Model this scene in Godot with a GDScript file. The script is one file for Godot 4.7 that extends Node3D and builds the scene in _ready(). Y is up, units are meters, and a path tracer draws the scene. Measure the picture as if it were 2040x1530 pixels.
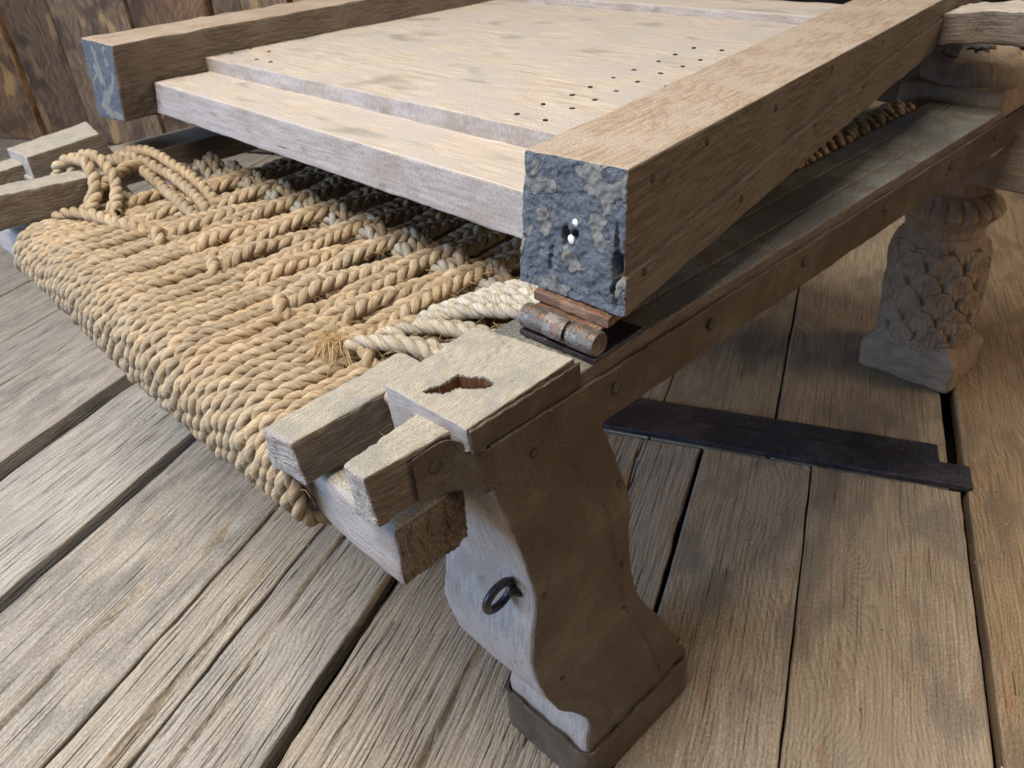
extends Node3D

# ---------------------------------------------------------------- shared state
var rng := RandomNumberGenerator.new()
var nz := FastNoiseLite.new()
var T := {}
var M := {}
const PX := 0.41736
const PZ := 0.90874


func _ready() -> void:
	rng.seed = 20240
	nz.seed = 7
	nz.noise_type = FastNoiseLite.TYPE_SIMPLEX_SMOOTH
	nz.frequency = 1.0
	nz.fractal_octaves = 3
	# --- camera
	var cam := Camera3D.new()
	cam.name = "camera"
	cam.position = Vector3(0.3024, 0.8, 0.2399)
	cam.rotation = Vector3(deg_to_rad(-33.1917), deg_to_rad(47.9158), deg_to_rad(-4.1165))
	cam.near = 0.02
	cam.far = 60.0
	var at := CameraAttributesPhysical.new()
	at.frustum_focal_length = 24.65
	at.frustum_focus_distance = 0.64
	at.frustum_near = 0.02
	at.frustum_far = 60.0
	at.exposure_aperture = 12.0
	cam.attributes = at
	cam.fov = 51.92
	add_child(cam)
	# --- surroundings
	var we := WorldEnvironment.new()
	we.name = "surroundings"
	var e := Environment.new()
	e.background_mode = Environment.BG_COLOR
	e.background_color = Color(0.58, 0.60, 0.65)
	e.background_energy_multiplier = 0.2
	e.tonemap_mode = Environment.TONE_MAPPER_LINEAR
	e.tonemap_exposure = 1.22
	e.sdfgi_enabled = true
	e.ssao_enabled = true
	e.ssil_enabled = true
	we.environment = e
	add_child(we)
	# --- light: a wide cool opening to the left in front, a soft warm one overhead
	area("doorway_light", Vector3(-1.6, 1.0, 2.6), Vector3(-0.4, 0.35, -0.2), Vector2(2.2, 1.5), Color(0.68, 0.82, 1.0), 7.6)
	area("roof_light", Vector3(-0.38, 2.6, 0.7), Vector3(-0.35, 0.3, -0.4), Vector2(1.2, 1.4), Color(1.0, 0.975, 0.94), 7.6)
	area("side_light", Vector3(2.6, 1.7, -1.9), Vector3(0.2, 0.0, -0.7), Vector2(1.2, 1.0), Color(1.0, 0.89, 0.74), 2.4)
	make_textures()
	make_materials()
	build_floor()
	build_wall()
	build_strip()
	build_bed()
	build_panel()
	build_grit()


func area(called: String, from: Vector3, to: Vector3, size: Vector2, col: Color, energy: float) -> void:
	var l := AreaLight3D.new()
	l.name = called
	l.area_size = size
	l.area_normalize_energy = true
	l.light_color = col
	l.light_energy = energy
	l.shadow_enabled = true
	add_child(l)
	l.look_at_from_position(from, to, Vector3.UP if absf((to - from).normalized().y) < 0.95 else Vector3.RIGHT)


# ---------------------------------------------------------------- scene tree helpers
func numbered(p: Node, called: String) -> String:
	if not p.has_node(called):
		return called
	var k := 1
	while p.has_node("%s_%03d" % [called, k]):
		k += 1
	return "%s_%03d" % [called, k]


func thing(called: String, label: String, category: String, where: Vector3) -> Node3D:
	var o := Node3D.new()
	o.name = numbered(self, called)
	o.position = where
	add_child(o)
	if label != "":
		o.set_meta("label", label)
	if category != "":
		o.set_meta("category", category)
	return o


func offset_of(n: Node) -> Vector3:
	var v := Vector3.ZERO
	while n != self and n is Node3D:
		v += (n as Node3D).position
		n = n.get_parent()
	return v


# mesh in place coordinates, committed as a part of parent
func put(called: String, mesh: Mesh, parent: Node, mat: Material = null, counter := -1) -> MeshInstance3D:
	var o := MeshInstance3D.new()
	o.name = ("%s_%03d" % [called, counter] if counter > 0 else called) if counter >= 0 else numbered(parent, called)
	o.mesh = mesh
	if mat:
		o.material_override = mat
	o.position = -offset_of(parent)
	parent.add_child(o, true)
	return o


func place(called: String, mesh: Mesh, parent: Node, xf: Transform3D, mat: Material = null) -> MeshInstance3D:
	var o := put(called, mesh, parent, mat)
	o.transform = Transform3D(xf.basis, xf.origin - offset_of(parent))
	return o


func fl(s: float, t: float, y := 0.0) -> Vector3:
	return Vector3(PX * s + PZ * t, y, PZ * s - PX * t)


# ---------------------------------------------------------------- textures
func nimg(sd: int, w: int, h: int, fx: float, oct: int, W: int, H: int, kind := FastNoiseLite.TYPE_SIMPLEX_SMOOTH) -> PackedByteArray:
	var n := FastNoiseLite.new()
	n.seed = sd
	n.noise_type = kind
	n.frequency = fx
	n.fractal_octaves = oct
	n.fractal_type = FastNoiseLite.FRACTAL_FBM
	var im := n.get_seamless_image(w, h, false, false, 0.12, true)
	im.convert(Image.FORMAT_L8)
	if w != W or h != H:
		im.resize(W, H, Image.INTERPOLATE_CUBIC)
	return im.get_data()


func c3(c: Color) -> Vector3:
	return Vector3(c.r, c.g, c.b)


func wood(p: Dictionary) -> Array:
	var W: int = p.w
	var H: int = p.h
	var sd: int = p.seed
	var A := nimg(sd, W / 8, H / 8, 3.2 / (W / 8.0), 3, W, H)
	var B := nimg(sd + 1, W / int(p.get("long", 32)), H, 0.16 * p.get("fine", 1.0), 3, W, H)
	var C := nimg(sd + 2, W / 8, H, 0.11 * p.get("fine", 1.0), 3, W, H)
	var D := nimg(sd + 3, W / 4, H / 4, p.get("bfreq", 6.0) / (W / 4.0), 4, W, H)
	var E := nimg(sd + 4, W, H, 0.2, 3, W, H)
	var F := nimg(sd + 5, W / 8, H / 4, p.get("ffreq", 14.0) / (W / 8.0), 3, W, H)
	var k0 := c3(p.c0)
	var k1 := c3(p.c1)
	var k2 := c3(p.c2)
	var kb := c3(p.get("bcol", p.c0))
	var kf := c3(p.get("fcol", p.c2))
	var nr: float = p.get("rings", 40.0)
	var warp: float = p.get("warp", 4.0)
	var ra: float = p.get("ring", 0.3)
	var sa: float = p.get("st", 0.35) / 128.0
	var sb: float = p.get("st2", 0.3) / 128.0
	var b0: float = p.get("b0", 0.55)
	var b1: float = p.get("b1", 0.8)
	var ba: float = p.get("bamt", 0.5)
	var f0: float = p.get("f0", 0.7)
	var f1: float = p.get("f1", 0.8)
	var fa: float = p.get("famt", 0.0)
	var cr: float = p.get("crack", 0.2)
	var sp: float = p.get("sp", 0.25) / 255.0
	var knots: Array = p.get("knots", [])
	var col := PackedByteArray()
	col.resize(W * H * 3)
	var hgt := PackedByteArray()
	hgt.resize(W * H)
	var i := 0
	for y in H:
		var v := float(y) / H
		for x in W:
			var a: float = A[i] / 255.0 - 0.5
			var r: float = v * nr + warp * a
			var kk := 0.0
			for k in knots:
				var du: float = (float(x) / W - k[0]) / k[2]
				var dv: float = (v - k[1]) / k[3]
				var d2 := du * du + dv * dv
				if d2 < 5.0:
					var g := exp(-d2 * 1.3)
					r += k[4] * g
					kk += g * k[5]
			r = r - floorf(r)
			var ring := r * r * (1.0 - smoothstep(0.86, 1.0, r)) * 1.5
			var bb: float = B[i]
			var val := 0.5 + ra * (0.45 - ring) + sa * (bb - 128.0) + sb * (C[i] - 128.0)
			val = clampf(val, 0.0, 1.0)
			var c := k0.lerp(k1, val * 2.0) if val < 0.5 else k1.lerp(k2, val * 2.0 - 1.0)
			var d := D[i] / 255.0
			c = c.lerp(kb, clampf(smoothstep(b0, b1, d) * ba + kk, 0.0, 0.9))
			var hh := 0.5 + 0.4 * (val - 0.5)
			if fa > 0.0:
				var m := smoothstep(f0, f1, F[i] / 255.0 + 0.25 * (bb / 255.0 - 0.5)) * fa
				c = c.lerp(kf, m)
				hh += 0.15 * m
			var m2 := clampf((cr - bb / 255.0) / 0.09, 0.0, 1.0) * smoothstep(0.35, 0.6, C[i] / 255.0)
			c *= (1.0 - 0.6 * m2) * (1.0 + sp * (E[i] - 128.0))
			hh += -0.35 * m2 + 0.10 * (E[i] / 255.0 - 0.5)
			var j := i * 3
			col[j] = int(clampf(c.x, 0.0, 1.0) * 255.0)
			col[j + 1] = int(clampf(c.y, 0.0, 1.0) * 255.0)
			col[j + 2] = int(clampf(c.z, 0.0, 1.0) * 255.0)
			hgt[i] = int(clampf(hh, 0.0, 1.0) * 255.0)
			i += 1
	return [Image.create_from_data(W, H, false, Image.FORMAT_RGB8, col), Image.create_from_data(W, H, false, Image.FORMAT_L8, hgt)]


# dull sheet metal: base tone, rust, dust, dents and fine curly scratches
func metal(p: Dictionary) -> Array:
	var W: int = p.w
	var H: int = p.h
	var sd: int = p.seed
	var A := nimg(sd, W / 4, H / 4, 3.0 / (W / 4.0), 4, W, H)
	var D := nimg(sd + 1, W / 2, H / 2, 14.0 / (W / 2.0), 4, W, H)
	var E := nimg(sd + 2, W, H, 0.13, 4, W, H)
	var S := Image.create_empty(W, H, false, Image.FORMAT_L8)
	var r := RandomNumberGenerator.new()
	r.seed = sd
	for k in int(p.get("scratches", 60)):
		var x := r.randf() * W
		var y := r.randf() * H
		var an := r.randf() * TAU
		var bend := r.randf_range(-0.09, 0.09)
		for q in r.randi_range(15, 70):
			x += cos(an)
			y += sin(an)
			an += bend + r.randf_range(-0.05, 0.05)
			var sc := Color(1, 1, 1) * r.randf_range(0.3, 1.0)
			S.set_pixel(posmod(int(x), W), posmod(int(y), H), sc)
			S.set_pixel(posmod(int(x) + 1, W), posmod(int(y), H), sc)
	var SD := S.get_data()
	var k0 := c3(p.c0)
	var k1 := c3(p.c1)
	var kr := c3(p.rust)
	var ks := c3(p.get("dust", p.c1))
	var ra: float = p.get("ramt", 0.6)
	var da: float = p.get("damt", 0.5)
	var sa: float = p.get("samt", 0.5)
	var col := PackedByteArray()
	col.resize(W * H * 3)
	var hgt := PackedByteArray()
	hgt.resize(W * H)
	for i in W * H:
		var a := A[i] / 255.0
		var d := D[i] / 255.0
		var ee := E[i] / 255.0 - 0.5
		var c := k0.lerp(k1, a)
		c = c.lerp(kr, smoothstep(0.58, 0.78, d) * ra)
		c = c.lerp(ks, smoothstep(0.5, 0.75, a * 0.55 + (1.0 - d) * 0.5 + ee * 0.3) * da)
		c = c.lerp(ks, SD[i] / 255.0 * sa)
		c *= 1.0 + 0.4 * ee
		var j := i * 3
		col[j] = int(clampf(c.x, 0.0, 1.0) * 255.0)
		col[j + 1] = int(clampf(c.y, 0.0, 1.0) * 255.0)
		col[j + 2] = int(clampf(c.z, 0.0, 1.0) * 255.0)
		hgt[i] = int(clampf(0.5 + 0.3 * (a - 0.5) + 0.35 * (d - 0.5) + 0.18 * ee + 0.35 * SD[i] / 255.0, 0.0, 1.0) * 255.0)
	return [Image.create_from_data(W, H, false, Image.FORMAT_RGB8, col), Image.create_from_data(W, H, false, Image.FORMAT_L8, hgt)]


# old blue-grey paint that has crazed and flaked off end grain
func flaked(p: Dictionary) -> Array:
	var W: int = p.w
	var H: int = p.h
	var sd: int = p.seed
	var cn := FastNoiseLite.new()
	cn.seed = sd
	cn.noise_type = FastNoiseLite.TYPE_CELLULAR
	cn.cellular_return_type = FastNoiseLite.RETURN_DISTANCE2_SUB
	cn.frequency = 0.05
	cn.domain_warp_enabled = true
	cn.domain_warp_amplitude = 26.0
	cn.domain_warp_frequency = 0.02
	var im := cn.get_image(W, H, false, false, true)
	im.convert(Image.FORMAT_L8)
	var K := im.get_data()
	var A := nimg(sd + 1, W / 2, H / 2, 5.0 / (W / 2.0), 4, W, H)
	var D := nimg(sd + 2, W / 2, H / 2, 20.0 / (W / 2.0), 3, W, H)
	var E := nimg(sd + 3, W, H, 0.22, 3, W, H)
	var col := PackedByteArray()
	col.resize(W * H * 3)
	var hgt := PackedByteArray()
	hgt.resize(W * H)
	var rgh := PackedByteArray()
	rgh.resize(W * H)
	var kp := Vector3(0.365, 0.39, 0.425)
	var kp2 := Vector3(0.46, 0.48, 0.51)
	var kt := Vector3(0.475, 0.468, 0.445)
	var kd := Vector3(0.10, 0.08, 0.065)
	var kr := Vector3(0.45, 0.36, 0.31)
	for i in W * H:
		var a := A[i] / 255.0
		var d := D[i] / 255.0
		var ee := E[i] / 255.0
		var peel := smoothstep(0.6, 0.612, a + 0.10 * (d - 0.5))
		var c := kp.lerp(kp2, smoothstep(0.25, 0.8, d * 0.5 + ee * 0.5))
		c = c.lerp(kt * (0.85 + 0.3 * ee), peel)
		c = c.lerp(kr, smoothstep(0.78, 0.9, d) * 0.7)
		var edge := smoothstep(0.03, 0.0, absf(a + 0.10 * (d - 0.5) - 0.6)) * smoothstep(0.45, 0.62, ee)
		var crack := smoothstep(0.10, 0.03, K[i] / 255.0) * smoothstep(0.40, 0.55, 1.0 - a) * 0.75
		c = c.lerp(kd, clampf(edge * 0.8 + crack, 0.0, 0.9))
		var j := i * 3
		col[j] = int(c.x * 255.0)
		col[j + 1] = int(c.y * 255.0)
		col[j + 2] = int(c.z * 255.0)
		hgt[i] = int(clampf(0.35 + 0.3 * peel + (0.45 * (ee - 0.5) + 0.35 * (d - 0.5)) * (1.0 - 0.6 * peel) - 0.3 * edge - 0.4 * crack, 0.0, 1.0) * 255.0)
		rgh[i] = int(lerpf(0.30 + 0.25 * (ee - 0.5), 0.85, maxf(peel, edge)) * 255.0)
	return [Image.create_from_data(W, H, false, Image.FORMAT_RGB8, col), Image.create_from_data(W, H, false, Image.FORMAT_L8, hgt), Image.create_from_data(W, H, false, Image.FORMAT_L8, rgh)]


var specs: Array = []
var made: Array = []


func work(i: int) -> void:
	var s: Dictionary = specs[i]
	match s.kind:
		"metal":
			made[i] = metal(s)
		"flaked":
			made[i] = flaked(s)
		_:
			made[i] = wood(s)


func C(r: int, g: int, b: int) -> Color:
	return Color(r / 255.0, g / 255.0, b / 255.0)


func make_textures() -> void:
	specs = [
		{"n": "floor_grey", "kind": "wood", "seed": 11, "w": 1024, "h": 1024, "c0": C(128, 118, 106), "c1": C(180, 171, 158), "c2": C(206, 198, 185), "bcol": C(156, 150, 142), "b0": 0.5, "b1": 0.85, "bamt": 0.4, "fcol": C(198, 188, 170), "f0": 0.62, "f1": 0.8, "famt": 0.45, "rings": 110.0, "warp": 7.0, "ring": 0.36, "st": 0.40, "st2": 0.28, "crack": 0.32, "sp": 0.3, "knots": [[0.3, 0.35, 0.04, 0.04, 5.0, 0.25], [0.75, 0.8, 0.03, 0.035, -5.0, 0.3]]},
		{"n": "floor_tan", "kind": "wood", "seed": 31, "w": 1024, "h": 1024, "c0": C(118, 104, 88), "c1": C(164, 148, 126), "c2": C(194, 178, 153), "bcol": C(126, 117, 106), "b0": 0.5, "b1": 0.8, "bamt": 0.6, "fcol": C(158, 122, 100), "f0": 0.66, "f1": 0.85, "famt": 0.4, "rings": 120.0, "warp": 9.0, "ring": 0.26, "st": 0.3, "st2": 0.25, "crack": 0.2, "sp": 0.32, "knots": [[0.4, 0.5, 0.045, 0.05, 7.0, 0.2]]},
		{"n": "board", "kind": "wood", "seed": 51, "w": 1024, "h": 1024, "c0": C(160, 146, 131), "c1": C(187, 174, 159), "c2": C(209, 199, 186), "bcol": C(180, 172, 164), "b0": 0.42, "b1": 0.75, "bamt": 0.75, "fcol": C(134, 131, 122), "f0": 0.70, "f1": 0.95, "famt": 0.6, "ffreq": 4.0, "rings": 36.0, "warp": 4.0, "ring": 0.14, "st": 0.3, "st2": 0.22, "crack": 0.1, "sp": 0.2},
		{"n": "tan", "kind": "wood", "seed": 61, "w": 1024, "h": 512, "c0": C(132, 113, 97), "c1": C(160, 142, 124), "c2": C(184, 168, 150), "bcol": C(172, 159, 144), "b0": 0.4, "b1": 0.75, "bamt": 0.7, "fcol": C(152, 112, 88), "f0": 0.76, "f1": 0.95, "famt": 0.4, "rings": 22.0, "warp": 6.0, "ring": 0.2, "st": 0.28, "st2": 0.24, "crack": 0.12, "sp": 0.3},
		{"n": "dark", "kind": "wood", "seed": 71, "w": 1024, "h": 512, "c0": C(82, 71, 61), "c1": C(108, 95, 82), "c2": C(130, 117, 103), "bcol": C(118, 107, 95), "b0": 0.45, "b1": 0.8, "bamt": 0.6, "rings": 26.0, "warp": 5.0, "ring": 0.25, "st": 0.3, "st2": 0.35, "crack": 0.14, "sp": 0.4},
		{"n": "pale", "kind": "wood", "seed": 81, "w": 1024, "h": 512, "c0": C(142, 130, 122), "c1": C(168, 157, 149), "c2": C(188, 178, 170), "bcol": C(150, 134, 120), "b0": 0.5, "b1": 0.85, "bamt": 0.6, "fcol": C(120, 104, 90), "f0": 0.75, "f1": 0.9, "famt": 0.4, "rings": 24.0, "warp": 4.0, "ring": 0.1, "st": 0.2, "st2": 0.25, "crack": 0.12, "sp": 0.26},
		{"n": "khaki", "kind": "wood", "seed": 91, "w": 1024, "h": 512, "long": 8, "c0": C(138, 129, 114), "c1": C(166, 158, 143), "c2": C(188, 181, 167), "bcol": C(146, 143, 136), "b0": 0.5, "b1": 0.75, "bamt": 0.7, "fcol": C(170, 160, 142), "f0": 0.6, "f1": 0.8, "famt": 0.5, "rings": 12.0, "warp": 5.0, "ring": 0.1, "st": 0.2, "st2": 0.25, "crack": 0.1, "sp": 0.42},
		{"n": "end", "kind": "wood", "seed": 101, "w": 512, "h": 512, "long": 4, "c0": C(126, 114, 102), "c1": C(164, 153, 142), "c2": C(190, 181, 171), "bcol": C(142, 128, 116), "b0": 0.5, "b1": 0.8, "bamt": 0.5, "rings": 10.0, "warp": 6.0, "ring": 0.3, "st": 0.2, "st2": 0.3, "crack": 0.2, "sp": 0.6},
		{"n": "wall", "kind": "wood", "seed": 111, "w": 1024, "h": 512, "c0": C(84, 64, 47), "c1": C(128, 102, 77), "c2": C(166, 136, 104), "bcol": C(76, 60, 48), "b0": 0.5, "b1": 0.8, "bamt": 0.6, "fcol": C(196, 160, 106), "f0": 0.68, "f1": 0.74, "famt": 0.7, "ffreq": 4.0, "rings": 14.0, "warp": 5.0, "ring": 0.25, "st": 0.4, "st2": 0.35, "crack": 0.15, "sp": 0.3},
		{"n": "rope", "kind": "wood", "seed": 121, "w": 512, "h": 256, "long": 16, "fine": 1.5, "c0": C(140, 117, 90), "c1": C(198, 174, 141), "c2": C(230, 213, 187), "bcol": C(178, 157, 130), "bamt": 0.4, "rings": 8.0, "ring": 0.0, "st": 0.5, "st2": 0.4, "crack": 0.25, "sp": 0.25},
		{"n": "rope_pale", "kind": "wood", "seed": 126, "w": 256, "h": 128, "long": 16, "fine": 1.5, "c0": C(170, 158, 140), "c1": C(218, 208, 192), "c2": C(240, 234, 222), "bcol": C(196, 188, 176), "bamt": 0.4, "rings": 8.0, "ring": 0.0, "st": 0.5, "st2": 0.4, "crack": 0.25, "sp": 0.25},
		{"n": "floor_worn", "kind": "wood", "seed": 22, "w": 1024, "h": 1024, "c0": C(130, 121, 110), "c1": C(176, 167, 154), "c2": C(202, 195, 182), "bcol": C(140, 135, 128), "b0": 0.45, "b1": 0.8, "bamt": 0.6, "fcol": C(196, 188, 174), "f0": 0.58, "f1": 0.85, "famt": 0.5, "rings": 60.0, "warp": 5.0, "ring": 0.18, "st": 0.38, "st2": 0.34, "crack": 0.28, "sp": 0.4, "bfreq": 9.0, "knots": [[0.22, 0.3, 0.03, 0.075, 9.0, 0.12], [0.245, 0.3, 0.012, 0.06, -6.0, 0.3], [0.7, 0.62, 0.04, 0.03, -5.0, 0.35], [0.5, 0.9, 0.02, 0.02, 4.0, 0.5]]},
		{"n": "brown", "kind": "metal", "seed": 131, "w": 1024, "h": 1024, "c0": C(88, 70, 56), "c1": C(106, 99, 88), "rust": C(112, 86, 66), "dust": C(158, 147, 130), "ramt": 0.35, "damt": 0.22, "scratches": 420, "samt": 0.45},
		{"n": "bronze", "kind": "metal", "seed": 141, "w": 1024, "h": 512, "c0": C(96, 94, 88), "c1": C(126, 124, 117), "rust": C(120, 92, 66), "dust": C(160, 157, 142), "ramt": 0.4, "damt": 0.3, "scratches": 260, "samt": 0.6},
		{"n": "rust", "kind": "metal", "seed": 151, "w": 512, "h": 512, "c0": C(86, 77, 70), "c1": C(122, 113, 104), "rust": C(128, 92, 68), "dust": C(160, 152, 142), "ramt": 0.8, "damt": 0.5, "scratches": 30, "samt": 0.4},
		{"n": "iron", "kind": "metal", "seed": 161, "w": 512, "h": 512, "c0": C(46, 46, 54), "c1": C(66, 65, 74), "rust": C(88, 66, 54), "dust": C(112, 104, 100), "ramt": 0.4, "damt": 0.35, "scratches": 40, "samt": 0.4},
		{"n": "flaked", "kind": "flaked", "seed": 171, "w": 1024, "h": 1024},
		{"n": "carved", "kind": "wood", "seed": 181, "w": 512, "h": 512, "long": 8, "c0": C(112, 95, 78), "c1": C(148, 129, 108), "c2": C(172, 153, 130), "bcol": C(124, 104, 84), "b0": 0.45, "b1": 0.8, "bamt": 0.6, "rings": 14.0, "warp": 4.0, "ring": 0.08, "st": 0.18, "st2": 0.25, "crack": 0.1, "sp": 0.3},
	]
	made.resize(specs.size())
	var id := WorkerThreadPool.add_group_task(work, specs.size(), -1, true)
	WorkerThreadPool.wait_for_group_task_completion(id)
	for i in specs.size():
		var a: Array = made[i]
		var t := []
		for im in a:
			t.append(ImageTexture.create_from_image(im))
		T[specs[i].n] = t


func mk(tex: String, bump: float, rough: float, tint := Color.WHITE, metal_ := 0.0, spec := 0.5) -> StandardMaterial3D:
	var m := StandardMaterial3D.new()
	m.albedo_texture = T[tex][0]
	m.albedo_color = tint
	m.roughness = rough
	m.metallic = metal_
	m.metallic_specular = spec
	m.heightmap_enabled = true
	m.heightmap_texture = T[tex][1]
	m.heightmap_scale = bump
	if T[tex].size() > 2:
		m.roughness_texture = T[tex][2]
		m.roughness = 1.0
	return m


func make_materials() -> void:
	M.floor_grey = mk("floor_grey", 0.12, 0.85, Color.WHITE, 0.0, 0.35)
	M.floor_grey2 = mk("floor_grey", 0.22, 0.82, C(236, 232, 226), 0.0, 0.4)
	M.floor_worn = mk("floor_worn", 0.1, 0.85, Color.WHITE, 0.0, 0.35)
	M.floor_tan = mk("floor_tan", 0.11, 0.85, Color.WHITE, 0.0, 0.35)
	M.floor_tan2 = mk("floor_tan", 0.11, 0.85, C(238, 228, 214), 0.0, 0.35)
	M.board = mk("board", 0.06, 0.75, Color.WHITE, 0.0, 0.35)
	M.tan = mk("tan", 0.12, 0.8, Color.WHITE, 0.0, 0.3)
	M.dark = mk("dark", 0.12, 0.75)
	M.pale = mk("pale", 0.12, 0.8)
	M.khaki = mk("khaki", 0.15, 0.9, Color.WHITE, 0.0, 0.3)
	M.end = mk("end", 0.2, 0.85)
	M.end_brown = mk("end", 0.3, 0.9, C(172, 162, 150))
	M.wall = mk("wall", 0.2, 0.75)
	M.rope = mk("rope", 0.06, 0.85, Color.WHITE, 0.0, 0.3)
	M.rope.vertex_color_use_as_albedo = true
	M.rope_pale = mk("rope_pale", 0.06, 0.9, Color.WHITE, 0.0, 0.3)
	M.rope_pale.vertex_color_use_as_albedo = true
	M.brown = mk("brown", 0.26, 0.45, C(226, 226, 224), 0.15)
	M.bronze = mk("bronze", 0.06, 0.4, Color.WHITE, 0.1)
	M.rust = mk("rust", 0.12, 0.5, Color.WHITE, 0.4)
	M.leaf = mk("rust", 0.12, 0.7, C(255, 214, 180), 0.0)
	M.iron = mk("iron", 0.08, 0.36, Color.WHITE, 0.4)
	M.flaked = mk("flaked", 0.4, 1.0)
	M.flaked.uv1_scale = Vector3(2.6, 1.3, 1.0)
	M.carved = mk("carved", 0.08, 0.85)
	var g := StandardMaterial3D.new()
	g.albedo_color = C(60, 52, 44)
	g.roughness = 1.0
	M.soil = g
	var h := StandardMaterial3D.new()
	h.albedo_color = C(104, 68, 42)
	h.roughness = 1.0
	M.rot = h
	var w := StandardMaterial3D.new()
	w.albedo_color = C(232, 228, 220)
	w.roughness = 0.7
	M.white = w
	var k := StandardMaterial3D.new()
	k.albedo_color = C(40, 34, 30)  # dark colour stands for the shade inside the panel holes
	k.roughness = 0.8
	M.nail_hole_shade = k
	var f := StandardMaterial3D.new()
	f.albedo_color = C(214, 184, 134)
	f.roughness = 0.8
	f.vertex_color_use_as_albedo = true
	M.fibre = f


# ---------------------------------------------------------------- geometry
func axis_pts(length: float, cell: float, r: float) -> PackedFloat32Array:
	var a := PackedFloat32Array()
	var rr := minf(r * 1.5, length * 0.3)
	a.append_array([0.0, rr * 0.33, rr * 0.7, rr])
	var n := maxi(1, int(round((length - 2.0 * rr) / cell)))
	for k in range(1, n):
		a.append(rr + (length - 2.0 * rr) * k / n)
	a.append_array([length - rr, length - rr * 0.7, length - rr * 0.33, length])
	return a


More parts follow.
